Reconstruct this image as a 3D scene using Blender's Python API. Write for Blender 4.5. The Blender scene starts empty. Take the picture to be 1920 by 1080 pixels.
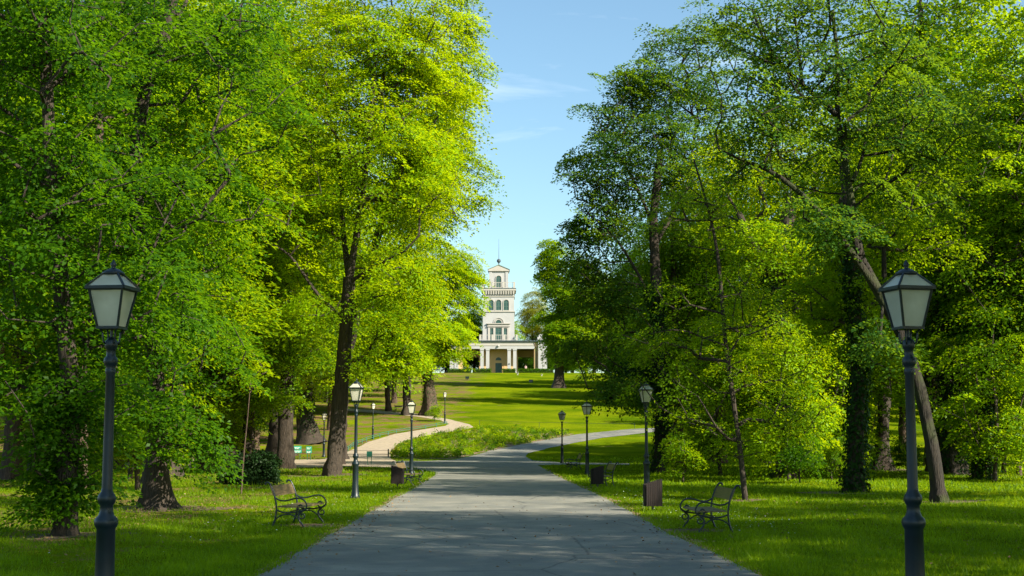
import bpy, math, random
import numpy as np
from mathutils import Vector, Matrix, geometry

random.seed(7)
R = np.random.default_rng(11)
C = bpy.context.scene.collection
rad = math.radians

# ------------------------------------------------------------------ camera
CAM_H, PITCH, F = 1.80, math.atan(278/2667), 2667.0
cd = bpy.data.cameras.new('camera'); cam = bpy.data.objects.new('camera', cd); C.objects.link(cam)
cd.sensor_width = 36; cd.lens = 36*F/1920; cd.clip_end = 6000; cd.clip_start = 0.1
cam.location = (0, 0, CAM_H); cam.rotation_euler = (math.pi/2 + PITCH, 0, 0)
bpy.context.scene.camera = cam

# ------------------------------------------------------------------ light
SUN_AZ, SUN_EL = rad(124), rad(34)          # azimuth clockwise from +Y (the view direction)
w = bpy.data.worlds.new('World'); bpy.context.scene.world = w; w.use_nodes = True
nt = w.node_tree; nt.nodes.clear()
out = nt.nodes.new('ShaderNodeOutputWorld'); bg = nt.nodes.new('ShaderNodeBackground')
sky = nt.nodes.new('ShaderNodeTexSky'); sky.sky_type = 'NISHITA'; sky.sun_disc = False
sky.sun_elevation = SUN_EL; sky.sun_rotation = SUN_AZ; sky.air_density = 1.0; sky.dust_density = 0.9; sky.ozone_density = 1.0
bg.inputs['Strength'].default_value = 0.09
# one thin wisp of cloud and very faint veil, fixed in the sky
tc = nt.nodes.new('ShaderNodeTexCoord'); mp = nt.nodes.new('ShaderNodeMapping')
mp.inputs['Scale'].default_value = (3.0, 1.0, 16.0); mp.inputs['Rotation'].default_value = (0, rad(-6), 0)
nz = nt.nodes.new('ShaderNodeTexNoise'); nz.inputs['Scale'].default_value = 2.2; nz.inputs['Detail'].default_value = 8
nz.inputs['Roughness'].default_value = 0.55; nz.inputs['Distortion'].default_value = 0.6
cr = nt.nodes.new('ShaderNodeValToRGB'); cr.color_ramp.elements[0].position = 0.58; cr.color_ramp.elements[1].position = 0.9
cr.color_ramp.elements[1].color = (0.45, 0.45, 0.45, 1)
mx = nt.nodes.new('ShaderNodeMixRGB'); mx.inputs['Color2'].default_value = (7.5, 8.0, 8.6, 1)
nt.links.new(tc.outputs['Generated'], mp.inputs[0]); nt.links.new(mp.outputs[0], nz.inputs['Vector'])
nt.links.new(nz.outputs[0], cr.inputs[0]); nt.links.new(cr.outputs[0], mx.inputs['Fac'])
tn = nt.nodes.new('ShaderNodeMixRGB'); tn.blend_type = 'MULTIPLY'; tn.inputs['Fac'].default_value = 1; tn.inputs['Color2'].default_value = (0.84, 1.0, 0.99, 1)
nt.links.new(sky.outputs[0], tn.inputs['Color1']); nt.links.new(tn.outputs[0], mx.inputs['Color1']); nt.links.new(mx.outputs[0], bg.inputs['Color'])
nt.links.new(bg.outputs[0], out.inputs[0])
sd = bpy.data.lights.new('sun', 'SUN'); sd.energy = 5.0; sd.angle = rad(0.5); sd.color = (1.0, 0.91, 0.75)
sun = bpy.data.objects.new('sun', sd); C.objects.link(sun)
sv = Vector((math.sin(SUN_AZ)*math.cos(SUN_EL), math.cos(SUN_AZ)*math.cos(SUN_EL), math.sin(SUN_EL)))
sun.rotation_euler = sv.to_track_quat('Z', 'Y').to_euler(); sun.location = (20, -10, 40)
vs = bpy.context.scene.view_settings
vs.view_transform = 'Standard'; vs.look = 'None'; vs.gamma = 1.0; vs.exposure = 1.2; vs.use_curve_mapping = False
cy = bpy.context.scene.cycles
cy.max_bounces = 7; cy.diffuse_bounces = 2; cy.glossy_bounces = 2; cy.transmission_bounces = 5; cy.transparent_max_bounces = 6

# ------------------------------------------------------------------ terrain and projection
def terr(x, y):
    u = (y - 119.0)/8.7
    sp = np.where(u > 25, u, np.log1p(np.exp(np.minimum(u, 25))))
    z = 0.783*sp
    t = (y - 282.0)/6.0
    sp2 = np.where(t > 25, t, np.log1p(np.exp(np.minimum(t, 25))))
    z = z - 0.54*sp2
    m = np.clip((np.abs(x + 0.2) - 3.6)/3.0, 0, 1)*np.clip((90 - y)/20.0, 0, 1)
    z = z + m*(0.05*np.sin(x*0.53 + 1.0)*np.sin(y*0.37) + 0.035*np.sin(x*1.1 + y*0.6))
    return z
def tz(x, y): return float(terr(np.float64(x), np.float64(y)))
cP, sP = math.cos(PITCH), math.sin(PITCH)
def ray(px, py):
    u = (px - 960)/F; v = (540 - py)/F
    return Vector((u, cP - sP*v, sP + cP*v))
def G(px, py, lift=0.0):
    "point of the ground seen at a photo pixel"
    d = ray(px, py); t = 8.0; prev = t
    while t < 700:
        if CAM_H + d.z*t < tz(d.x*t, d.y*t): break
        prev = t; t += 0.5 + t*0.004
    a, b = prev, t
    for _ in range(25):
        m = (a + b)/2
        if CAM_H + d.z*m < tz(d.x*m, d.y*m): b = m
        else: a = m
    return Vector((d.x*b, d.y*b, tz(d.x*b, d.y*b) + lift))
def P(px, py, Y):
    d = ray(px, py); t = Y/d.y
    return Vector((d.x*t, Y, CAM_H + d.z*t))

# ------------------------------------------------------------------ material helpers
def mat(name):
    m = bpy.data.materials.new(name); m.use_nodes = True
    n = m.node_tree; b = n.nodes['Principled BSDF']
    return m, n, b
def N(n, t, **k):
    o = n.nodes.new(t)
    for a, v in k.items():
        if a in o.inputs: o.inputs[a].default_value = v
        else: setattr(o, a, v)
    return o
def ramp(n, stops):
    r = n.nodes.new('ShaderNodeValToRGB'); e = r.color_ramp.elements
    while len(e) > 1: e.remove(e[-1])
    e[0].position = stops[0][0]; e[0].color = (*stops[0][1], 1)
    for p, c in stops[1:]:
        q = e.new(p); q.color = (*c, 1)
    return r
def simple(name, col, rough=0.6, metal=0.0, var=0.25, scale=8.0, bump=0.0, coat=0.0):
    m, n, b = mat(name)
    t = N(n, 'ShaderNodeTexCoord'); z = N(n, 'ShaderNodeTexNoise', Scale=scale, Detail=5.0)
    n.links.new(t.outputs['Object'], z.inputs['Vector'])
    c0 = tuple(c*(1 - var) for c in col); c1 = tuple(min(1, c*(1 + var)) for c in col)
    r = ramp(n, [(0.3, c0), (0.7, c1)])
    n.links.new(z.outputs[0], r.inputs[0]); n.links.new(r.outputs[0], b.inputs['Base Color'])
    b.inputs['Roughness'].default_value = rough; b.inputs['Metallic'].default_value = metal
    if coat: b.inputs['Coat Weight'].default_value = coat
    if bump:
        bp = N(n, 'ShaderNodeBump', Strength=bump, Distance=0.01)
        n.links.new(z.outputs[0], bp.inputs['Height']); n.links.new(bp.outputs[0], b.inputs['Normal'])
    return m

def leaf_mat(name, dark, light, tl, tfac=0.44):
    "dark/light: reflected colours by leaf tone; tl: light coming through"
    m = bpy.data.materials.new(name); m.use_nodes = True; n = m.node_tree; n.nodes.clear()
    o = N(n, 'ShaderNodeOutputMaterial'); at = N(n, 'ShaderNodeAttribute', attribute_name='tone')
    r = ramp(n, [(0.0, dark), (1.0, light)])
    r2 = ramp(n, [(0.0, tuple(c*0.62 for c in tl)), (1.0, tl)])
    b = N(n, 'ShaderNodeBsdfPrincipled', Roughness=0.42); b.inputs['Specular IOR Level'].default_value = 0.09
    tr = N(n, 'ShaderNodeBsdfTranslucent'); mxs = N(n, 'ShaderNodeMixShader', Fac=tfac)
    n.links.new(at.outputs['Fac'], r.inputs[0]); n.links.new(at.outputs['Fac'], r2.inputs[0])
    n.links.new(r.outputs[0], b.inputs['Base Color']); n.links.new(r2.outputs[0], tr.inputs['Color'])
    n.links.new(b.outputs[0], mxs.inputs[1]); n.links.new(tr.outputs[0], mxs.inputs[2])
    n.links.new(mxs.outputs[0], o.inputs[0])
    return m
LEAF = {
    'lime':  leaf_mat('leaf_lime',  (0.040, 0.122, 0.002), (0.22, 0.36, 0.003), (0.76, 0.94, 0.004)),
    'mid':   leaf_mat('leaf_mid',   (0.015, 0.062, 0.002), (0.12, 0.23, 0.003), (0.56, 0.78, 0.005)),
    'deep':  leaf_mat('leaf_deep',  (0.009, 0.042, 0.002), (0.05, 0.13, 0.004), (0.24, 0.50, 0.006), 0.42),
    'blue':  leaf_mat('leaf_blue',  (0.014, 0.065, 0.016), (0.06, 0.14, 0.012), (0.28, 0.46, 0.012), 0.45),
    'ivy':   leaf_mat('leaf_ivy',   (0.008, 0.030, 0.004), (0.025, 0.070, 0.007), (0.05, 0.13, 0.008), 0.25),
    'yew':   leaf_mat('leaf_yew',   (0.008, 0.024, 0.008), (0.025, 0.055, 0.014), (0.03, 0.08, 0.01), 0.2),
    'rust':  leaf_mat('leaf_rust',  (0.10, 0.14, 0.006), (0.26, 0.25, 0.010), (0.62, 0.62, 0.015)),
    'grass': leaf_mat('grass_blade', (0.030, 0.085, 0.002), (0.15, 0.24, 0.004), (0.50, 0.72, 0.006), 0.42),
}
def bark_mat(name, c0, c1, moss=0.0):
    m, n, b = mat(name)
    t = N(n, 'ShaderNodeTexCoord'); mpn = N(n, 'ShaderNodeMapping'); mpn.inputs['Scale'].default_value = (9, 9, 1.3)
    z = N(n, 'ShaderNodeTexNoise', Scale=1.8, Detail=9.0, Roughness=0.65)
    v = N(n, 'ShaderNodeTexVoronoi', Scale=2.4, feature='DISTANCE_TO_EDGE')
    n.links.new(t.outputs['Object'], mpn.inputs[0]); n.links.new(mpn.outputs[0], z.inputs['Vector']); n.links.new(mpn.outputs[0], v.inputs['Vector'])
    r = ramp(n, [(0.32, c0), (0.68, c1)]); n.links.new(z.outputs[0], r.inputs[0])
    last = r.outputs[0]
    if moss:
        z2 = N(n, 'ShaderNodeTexNoise', Scale=1.1, Detail=4.0); n.links.new(t.outputs['Object'], z2.inputs['Vector'])
        r2 = ramp(n, [(0.62 - 0.3*moss, (0, 0, 0)), (0.75 - 0.3*moss, (1, 1, 1))]); n.links.new(z2.outputs[0], r2.inputs[0])
        mm = N(n, 'ShaderNodeMixRGB', Color2=(0.032, 0.042, 0.008, 1)); n.links.new(r2.outputs[0], mm.inputs['Fac'])
        n.links.new(last, mm.inputs['Color1']); last = mm.outputs[0]
    n.links.new(last, b.inputs['Base Color']); b.inputs['Roughness'].default_value = 0.9
    ad = N(n, 'ShaderNodeMath', operation='ADD'); n.links.new(z.outputs[0], ad.inputs[0]); n.links.new(v.outputs[0], ad.inputs[1])
    bp = N(n, 'ShaderNodeBump', Strength=0.9, Distance=0.05)
    n.links.new(ad.outputs[0], bp.inputs['Height']); n.links.new(bp.outputs[0], b.inputs['Normal'])
    return m
BARK = bark_mat('bark', (0.017, 0.013, 0.009), (0.068, 0.050, 0.035))
BARK_RED = bark_mat('bark_reddish', (0.035, 0.021, 0.014), (0.13, 0.085, 0.058))
BARK_MOSS = bark_mat('bark_mossy', (0.010, 0.008, 0.006), (0.034, 0.026, 0.017), moss=0.45)

# ------------------------------------------------------------------ mesh helpers
def tag(o, label=None, cat=None, group=None, kind=None):
    if label: o['label'] = label
    if cat: o['category'] = cat
    if group: o['group'] = group
    if kind: o['kind'] = kind
    return o
def np_mesh(name, V, quads, tone=None, tris=False):
    k = 3 if tris else 4
    me = bpy.data.meshes.new(name); nv, nf = len(V), len(quads)
    me.vertices.add(nv); me.vertices.foreach_set('co', np.ascontiguousarray(V, dtype=np.float32).ravel())
    me.loops.add(nf*k); me.loops.foreach_set('vertex_index', np.ascontiguousarray(quads, dtype=np.int32).ravel())
    me.polygons.add(nf); me.polygons.foreach_set('loop_start', np.arange(nf, dtype=np.int32)*k)
    me.polygons.foreach_set('loop_total', np.full(nf, k, dtype=np.int32))
    if tone is not None:
        a = me.attributes.new('tone', 'FLOAT', 'FACE'); a.data.foreach_set('value', np.ascontiguousarray(tone, dtype=np.float32))
    me.update(calc_edges=True)
    return me
def link(name, me, m, parent=None, smooth=False):
    o = bpy.data.objects.new(name, me); C.objects.link(o)
    if m is not None: me.materials.append(m)
    if parent is not None: o.parent = parent
    if smooth: me.polygons.foreach_set('use_smooth', [True]*len(me.polygons))
    return o
def empty(name, loc, rz=0.0):
    o = bpy.data.objects.new(name, None); C.objects.link(o); o.location = loc; o.rotation_euler = (0, 0, rz)
    o.empty_display_size = 0.3; return o
class MB:
    "collects verts and faces for ONE mesh"
    def __init__(s): s.v = []; s.f = []
    def add(s, vs, fs):
        b = len(s.v); s.v += [tuple(q) for q in vs]; s.f += [tuple(b + i for i in f) for f in fs]
    def box(s, x0, x1, y0, y1, z0, z1):
        s.add([(x0,y0,z0),(x1,y0,z0),(x1,y1,z0),(x0,y1,z0),(x0,y0,z1),(x1,y0,z1),(x1,y1,z1),(x0,y1,z1)],
              [(0,3,2,1),(4,5,6,7),(0,1,5,4),(1,2,6,5),(2,3,7,6),(3,0,4,7)])
    def bar(s, a, b, wd, ht):
        "rectangular bar from a to b"
        a = Vector(a); b = Vector(b); d = (b - a).normalized()
        up = Vector((0,0,1)) if abs(d.z) < 0.9 else Vector((0,1,0))
        x = d.cross(up).normalized()*wd/2; y = x.cross(d).normalized()*ht/2
        s.add([a-x-y, a+x-y, a+x+y, a-x+y, b-x-y, b+x-y, b+x+y, b-x+y],
              [(0,1,2,3),(7,6,5,4),(0,4,5,1),(1,5,6,2),(2,6,7,3),(3,7,4,0)])
    def tube(s, pts, rr, n=8, cap=True):
        pts = [Vector(p) for p in pts]; rr = rr if isinstance(rr, (list, tuple)) else [rr]*len(pts)
        b = len(s.v); prev = None
        for i, p in enumerate(pts):
            t = (pts[min(i+1, len(pts)-1)] - pts[max(i-1, 0)]).normalized()
            if prev is None:
                u = t.cross(Vector((0,0,1)) if abs(t.z) < 0.9 else Vector((1,0,0))).normalized()
            else: u = (prev - t*prev.dot(t)).normalized()
            prev = u; w_ = t.cross(u)
            for k in range(n):
                a = 2*math.pi*k/n
                s.v.append(tuple(p + (u*math.cos(a) + w_*math.sin(a))*rr[i]))
        for i in range(len(pts)-1):
            for k in range(n):
                k2 = (k+1) % n
                s.f.append((b+i*n+k, b+i*n+k2, b+(i+1)*n+k2, b+(i+1)*n+k))
        if cap:
            s.f.append(tuple(b+k for k in range(n))[::-1]); s.f.append(tuple(b+(len(pts)-1)*n+k for k in range(n)))
    def lathe(s, prof, n=16, c=(0,0)):
        b = len(s.v)
        for r, z in prof:
            for k in range(n):
                a = 2*math.pi*k/n; s.v.append((c[0]+r*math.cos(a), c[1]+r*math.sin(a), z))
        for i in range(len(prof)-1):
            for k in range(n):
                k2 = (k+1) % n; s.f.append((b+i*n+k, b+i*n+k2, b+(i+1)*n+k2, b+(i+1)*n+k))
        s.f.append(tuple(b+k for k in range(n))[::-1]); s.f.append(tuple(b+(len(prof)-1)*n+k for k in range(n)))
    def frustum(s, h0, z0, h1, z1):
        "square frustum, half widths h0 at z0 and h1 at z1"
        s.add([(-h0,-h0,z0),(h0,-h0,z0),(h0,h0,z0),(-h0,h0,z0),(-h1,-h1,z1),(h1,-h1,z1),(h1,h1,z1),(-h1,h1,z1)],
              [(0,3,2,1),(4,5,6,7),(0,1,5,4),(1,2,6,5),(2,3,7,6),(3,0,4,7)])
    def prism(s, outline, y0, y1):
        "outline of (x,z) points, extruded along y"
        n = len(outline); s.add([(x,y0,z) for x,z in outline] + [(x,y1,z) for x,z in outline],
            [tuple(range(n)), tuple(range(2*n-1, n-1, -1))] + [(i, n+i, n+(i+1)%n, (i+1)%n) for i in range(n)])
    def build(s, name, m, parent=None, smooth=False):
        me = bpy.data.meshes.new(name); me.from_pydata(s.v, [], s.f); me.update()
        return link(name, me, m, parent, smooth)
def copy_tree(o, parent=None):
    c = o.copy(); C.objects.link(c); c.parent = parent
    for ch in list(o.children): copy_tree(ch, c)
    return c

# ------------------------------------------------------------------ ground
def axis(lo, hi, step, far):
    a = list(np.arange(lo, hi + 1e-6, step)); s = step; x = hi
    while x < far: s *= 1.5; x += s; a.append(x)
    s = step; x = lo
    while x > -far: s *= 1.5; x -= s; a.insert(0, x)
    return np.array(a)
gx = axis(-45, 45, 1.0, 1600); gy = axis(-20, 300, 1.0, 1600)
XX, YY = np.meshgrid(gx, gy); ZZ = terr(XX, YY)
nx, ny = len(gx), len(gy)
idx = np.arange(nx*ny).reshape(ny, nx)
Q = np.stack([idx[:-1,:-1], idx[:-1,1:], idx[1:,1:], idx[1:,:-1]], -1).reshape(-1, 4)
gm, n, b = mat('lawn')
t = N(n, 'ShaderNodeTexCoord')
z1 = N(n, 'ShaderNodeTexNoise', Scale=0.16, Detail=5.0, Roughness=0.6); z2 = N(n, 'ShaderNodeTexNoise', Scale=9.0, Detail=6.0, Roughness=0.7)
z3 = N(n, 'ShaderNodeTexNoise', Scale=0.45, Detail=7.0, Roughness=0.7)
for z in (z1, z2, z3): n.links.new(t.outputs['Object'], z.inputs['Vector'])
r1 = ramp(n, [(0.35, (0.075, 0.140, 0.003)), (0.65, (0.20, 0.25, 0.005))]); n.links.new(z1.outputs[0], r1.inputs[0])
r2 = ramp(n, [(0.3, (0.55, 0.55, 0.5)), (0.7, (1.0, 1.0, 1.0))]); n.links.new(z2.outputs[0], r2.inputs[0])
mu = N(n, 'ShaderNodeMixRGB', blend_type='MULTIPLY', Fac=1.0); n.links.new(r1.outputs[0], mu.inputs[1]); n.links.new(r2.outputs[0], mu.inputs[2])
# bare leafy earth in irregular patches under the left-hand trees
sx = N(n, 'ShaderNodeSeparateXYZ'); n.links.new(t.outputs['Object'], sx.inputs[0])
mr = N(n, 'ShaderNodeMapRange'); mr.inputs['From Min'].default_value = -3.5; mr.inputs['From Max'].default_value = -8
mr.inputs['To Min'].default_value = 0.0; mr.inputs['To Max'].default_value = 0.16
n.links.new(sx.outputs[0], mr.inputs[0])
ad = N(n, 'ShaderNodeMath', operation='ADD'); n.links.new(z3.outputs[0], ad.inputs[0]); n.links.new(mr.outputs[0], ad.inputs[1])
r3 = ramp(n, [(0.62, (0, 0, 0)), (0.72, (1, 1, 1))]); n.links.new(ad.outputs[0], r3.inputs[0])
m3 = N(n, 'ShaderNodeMixRGB', Color2=(0.16, 0.105, 0.05, 1)); n.links.new(r3.outputs[0], m3.inputs['Fac']); n.links.new(mu.outputs[0], m3.inputs['Color1'])
n.links.new(m3.outputs[0], b.inputs['Base Color']); b.inputs['Roughness'].default_value = 0.95; b.inputs['Specular IOR Level'].default_value = 0.0
bp = N(n, 'ShaderNodeBump', Strength=0.7, Distance=0.06); n.links.new(z2.outputs[0], bp.inputs['Height']); n.links.new(bp.outputs[0], b.inputs['Normal'])
go = link('ground', np_mesh('ground', np.stack([XX.ravel(), YY.ravel(), ZZ.ravel()], -1), Q), gm, smooth=True)
tag(go, kind='structure')

def inside(px_, py_, poly):
    c = np.zeros(len(px_), bool); n_ = len(poly)
    for i in range(n_):
        x0, y0 = poly[i]; x1, y1 = poly[(i+1) % n_]
        cond = ((y0 > py_) != (y1 > py_))
        with np.errstate(divide='ignore', invalid='ignore'):
            xi = (x1-x0)*(py_-y0)/((y1-y0) if y1 != y0 else 1e-9) + x0
        c ^= cond & (px_ < xi)
    return c
def dens(poly, step=0.6, jit=0.02):
    o = []
    for i in range(len(poly)):
        a = np.array(poly[i]); b_ = np.array(poly[(i+1) % len(poly)]); L = np.linalg.norm(b_-a); k = max(1, int(L/step))
        for j in range(k):
            p = a + (b_-a)*j/k; o.append(tuple(p + (R.normal(0, jit, 2) if jit else 0)))
    return o
def sheet(name, poly, lift, m, step=1.0, jit=0.02):
    bd = dens(poly, 0.6, jit)
    xs = [p[0] for p in bd]; ys = [p[1] for p in bd]
    gx_, gy_ = np.meshgrid(np.arange(min(xs), max(xs), step), np.arange(min(ys), max(ys), step))
    ix, iy = gx_.ravel() + R.uniform(-.05, .05, gx_.size), gy_.ravel() + R.uniform(-.05, .05, gx_.size)
    k = inside(ix, iy, bd); pts = [Vector(p) for p in bd] + [Vector((x, y)) for x, y in zip(ix[k], iy[k])]
    nb = len(bd)
    vv, _, ff, *_ = geometry.delaunay_2d_cdt(pts, [(i, (i+1) % nb) for i in range(nb)], [list(range(nb))], 1, 1e-4)
    me = bpy.data.meshes.new(name)
    me.from_pydata([(v.x, v.y, tz(v.x, v.y) + lift) for v in vv], [], [tuple(f) for f in ff]); me.update()
    for p in me.polygons: 
        if p.normal.z < 0: me.flip_normals(); break
    o = link(name, me, m, smooth=True); tag(o, kind='structure'); return o, bd

def g2(pts): return [tuple(G(*p)[:2]) for p in pts]
main_poly = g2([(1420,1080),(1330,1035),(1250,1000),(1190,966),(1120,928),(1052,897),(1020,879),(1008,873),(1060,871.5),(1180,872.5),
    (1180,869.5),(1060,868),(1000,864),(985,856),(990,850),(1030,840),(1080,830),(1130,821),(1200,813),(1260,806),
    (1260,801),(1180,805),(1120,811),(1080,815),(1040,822),(980,833),(920,845),(870,858),(850,862.5),(800,865),(745,865),
    (752,877),(780,879),(818,887),(815,893),(780,914),(651,986),(488,1080)]) + [(-3.25,-14),(3.15,-14)]
gravel_poly = g2([(747,877.5),(680,875),(510,877),(340,878),(200,880),(200,862),(340,861),(520,862),(600,862),(640,851),(690,829),(740,814),(790,806),(835,799),(842,795),
    (825,788),(780,781),(700,774),(650,770),(650,766),(700,769),(790,777),(840,786),(880,796),(888,801),(870,806),(820,813),(775,822),(745,833),(731,848),(733,861),(743,864.8)])
bed_poly = g2([(738,858),(790,862),(850,860.5),(900,849),(960,837),(1020,825.5),(1060,818),(1076,814),(1055,811),(1000,808),(945,806),(895,805),(845,813),(795,821),(755,835),(737,849)])

am, n, b = mat('asphalt')
t = N(n, 'ShaderNodeTexCoord')
z1 = N(n, 'ShaderNodeTexNoise', Scale=0.7, Detail=6.0, Roughness=0.65); z2 = N(n, 'ShaderNodeTexNoise', Scale=45.0, Detail=4.0, Roughness=0.8)
vv_ = N(n, 'ShaderNodeTexVoronoi', Scale=0.35, feature='DISTANCE_TO_EDGE')
zc = N(n, 'ShaderNodeTexNoise', Scale=2.5, Detail=5.0)
mxv = N(n, 'ShaderNodeMixRGB', Fac=0.12); n.links.new(t.outputs['Object'], mxv.inputs[1]); n.links.new(t.outputs['Object'], zc.inputs['Vector']); n.links.new(zc.outputs['Color'], mxv.inputs[2])
n.links.new(mxv.outputs[0], vv_.inputs['Vector'])
for z in (z1, z2): n.links.new(t.outputs['Object'], z.inputs['Vector'])
r1 = ramp(n, [(0.3, (0.125, 0.135, 0.125)), (0.55, (0.215, 0.212, 0.178)), (0.75, (0.33, 0.31, 0.25))]); n.links.new(z1.outputs[0], r1.inputs[0])
r2 = ramp(n, [(0.3, (0.72, 0.72, 0.72)), (0.7, (1.15, 1.15, 1.15))]); n.links.new(z2.outputs[0], r2.inputs[0])
mu = N(n, 'ShaderNodeMixRGB', blend_type='MULTIPLY', Fac=1.0); n.links.new(r1.outputs[0], mu.inputs[1]); n.links.new(r2.outputs[0], mu.inputs[2])
rc = ramp(n, [(0.0, (0.3, 0.3, 0.3)), (0.009, (1, 1, 1))]); n.links.new(vv_.outputs[0], rc.inputs[0])
mc = N(n, 'ShaderNodeMixRGB', blend_type='MULTIPLY', Fac=0.8); n.links.new(mu.outputs[0], mc.inputs[1]); n.links.new(rc.outputs[0], mc.inputs[2])
vp = N(n, 'ShaderNodeTexVoronoi', Scale=0.16); n.links.new(mxv.outputs[0], vp.inputs['Vector'])      # old repair patches
rp = ramp(n, [(0.0, (0.80, 0.80, 0.81)), (0.5, (0.96, 0.96, 0.96)), (1.0, (1.1, 1.09, 1.06))]); n.links.new(vp.outputs['Color'], rp.inputs[0])
mq = N(n, 'ShaderNodeMixRGB', blend_type='MULTIPLY', Fac=1.0); n.links.new(mc.outputs[0], mq.inputs[1]); n.links.new(rp.outputs[0], mq.inputs[2])
n.links.new(mq.outputs[0], b.inputs['Base Color']); b.inputs['Roughness'].default_value = 0.85
bp = N(n, 'ShaderNodeBump', Strength=0.35, Distance=0.01); n.links.new(z2.outputs[0], bp.inputs['Height']); n.links.new(bp.outputs[0], b.inputs['Normal'])
GRAVEL = simple('gravel', (0.34, 0.275, 0.195), 0.95, var=0.22, scale=3.0, bump=0.4)
VERGE = simple('verge_earth', (0.20, 0.13, 0.07), 0.95, var=0.4, scale=5.0, bump=0.5)
SOIL = simple('bed_soil', (0.17, 0.115, 0.065), 0.95, var=0.4, scale=4.0, bump=0.5)
road, main_bd = sheet('path', main_poly, 0.024, am)
sheet('gravel_path', gravel_poly, 0.019, GRAVEL)
sheet('flower_bed_soil', bed_poly, 0.014, SOIL)
# worn earth verge: the near path outline pushed outwards by ragged amounts
def verge_poly():
    L = [(-3.25,-13.9)] + [tuple(p) for p in g2([(488,1080),(651,986),(780,914),(815,893)])]
    Rr = [tuple(p) for p in g2([(1020,879),(1052,897),(1120,928),(1190,966),(1250,1000),(1330,1035),(1420,1080)])] + [(3.15,-13.9)]
    def push(pts, s):
        o = []
        for i in range(len(pts)-1):
            a, b_ = pts[i], pts[i+1]; k = max(1, int(math.dist(a, b_)/0.7))
            for j in range(k):
                t_ = j/k; w_ = abs(random.gauss(0.17, 0.06)); o.append((a[0]+(b_[0]-a[0])*t_ + s*w_, a[1]+(b_[1]-a[1])*t_))
        return o
    return push(L, -1) + push(Rr, 1)
sheet('path_verge', verge_poly(), 0.011, VERGE, jit=0.0)

# ------------------------------------------------------------------ leaves and trees
def leaf_quads(pos, nrm, dirv, size, fold=0.18, aspect=0.62):
    n_ = len(pos)
    d = dirv - nrm*np.sum(dirv*nrm, 1, keepdims=True); d /= np.linalg.norm(d, axis=1, keepdims=True) + 1e-9
    s = np.cross(nrm, d); L = size[:, None]
    V = np.empty((n_, 4, 3)); V[:, 0] = pos; V[:, 2] = pos + d*L
    V[:, 1] = pos + d*L*0.45 + s*L*aspect/2 + nrm*L*fold; V[:, 3] = pos + d*L*0.45 - s*L*aspect/2 + nrm*L*fold
    return V.reshape(-1, 3), np.arange(n_*4).reshape(-1, 4)
def unit(v): return v/(np.linalg.norm(v, axis=1, keepdims=True) + 1e-9)

def clusters(cen, outd, per, spread, size, flat=0.14, tone0=None, jit=0.36):
    n_ = len(cen); k = np.maximum(4, (1.35*per*R.lognormal(0, 0.35, n_)).astype(int)); ii = np.repeat(np.arange(n_), k); m_ = len(ii)
    cn = unit(np.array([0, 0, 1.0]) + outd*0.45 + R.normal(0, 0.28, (n_, 3)))     # spray plane normal
    off = R.normal(0, 1, (m_, 3)); off /= np.maximum(1, np.linalg.norm(off, axis=1, keepdims=True)/1.9)
    N_ = cn[ii]; h = np.sum(off*N_, 1, keepdims=True); off = off - N_*h*(1-flat)
    sp = (spread*R.uniform(0.7, 1.35, n_))[ii][:, None]
    pos = cen[ii] + off*sp*0.62; pos[:, 2] -= 0.12*np.sum(off[:, :2]**2, 1)*sp[:, 0]
    nr = unit(N_ + R.normal(0, jit, (m_, 3)))
    dv = unit(off + outd[ii]*0.6 + R.normal(0, 0.5, (m_, 3)) + np.array([0, 0, -0.25]))
    sz = size*R.uniform(0.65, 1.3, m_)
    ct = R.uniform(0, 1, n_) if tone0 is None else tone0
    tone = np.clip(0.6*ct[ii] + 0.4*R.uniform(0, 1, m_), 0, 1)
    V, q = leaf_quads(pos, nr, dv, sz); return V, q, tone

def blob_points(blobs):
    pts, o = [], []
    for (cx, cy, cz, rx, ry, rz, n_) in blobs:
        d = unit(R.normal(0, 1, (n_, 3))); r = R.uniform(0, 1, n_)**0.42
        # a lumpy outline: radius modulated by a few random directions
        for _ in range(5):
            a = unit(R.normal(0, 1, (1, 3)))[0]; r = r*(1 + 0.16*np.maximum(0, d @ a)**3*R.choice([-1.6, 1.2]))
        r = r*R.lognormal(0, .10, n_)
        q = np.array([cx, cy, cz]) + d*r[:, None]*np.array([rx, ry, rz])
        f = 2.9/max(1.3, min(rx, rz)**.6); ph = R.uniform(0, 6.28, 6)      # gaps: whole tiers and pockets left empty
        v = np.sin(q[:, 0]*f + ph[0])*np.sin(q[:, 1]*f + ph[1]) + np.sin(q[:, 2]*f*1.25 + ph[2] + .4*q[:, 0]) + .6*np.sin(q[:, 0]*f*2.1 + ph[3] + q[:, 1])
        pts.append(q[(v > -.75) | (R.uniform(0, 1, n_) < .15)])
    return np.concatenate(pts)

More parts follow.
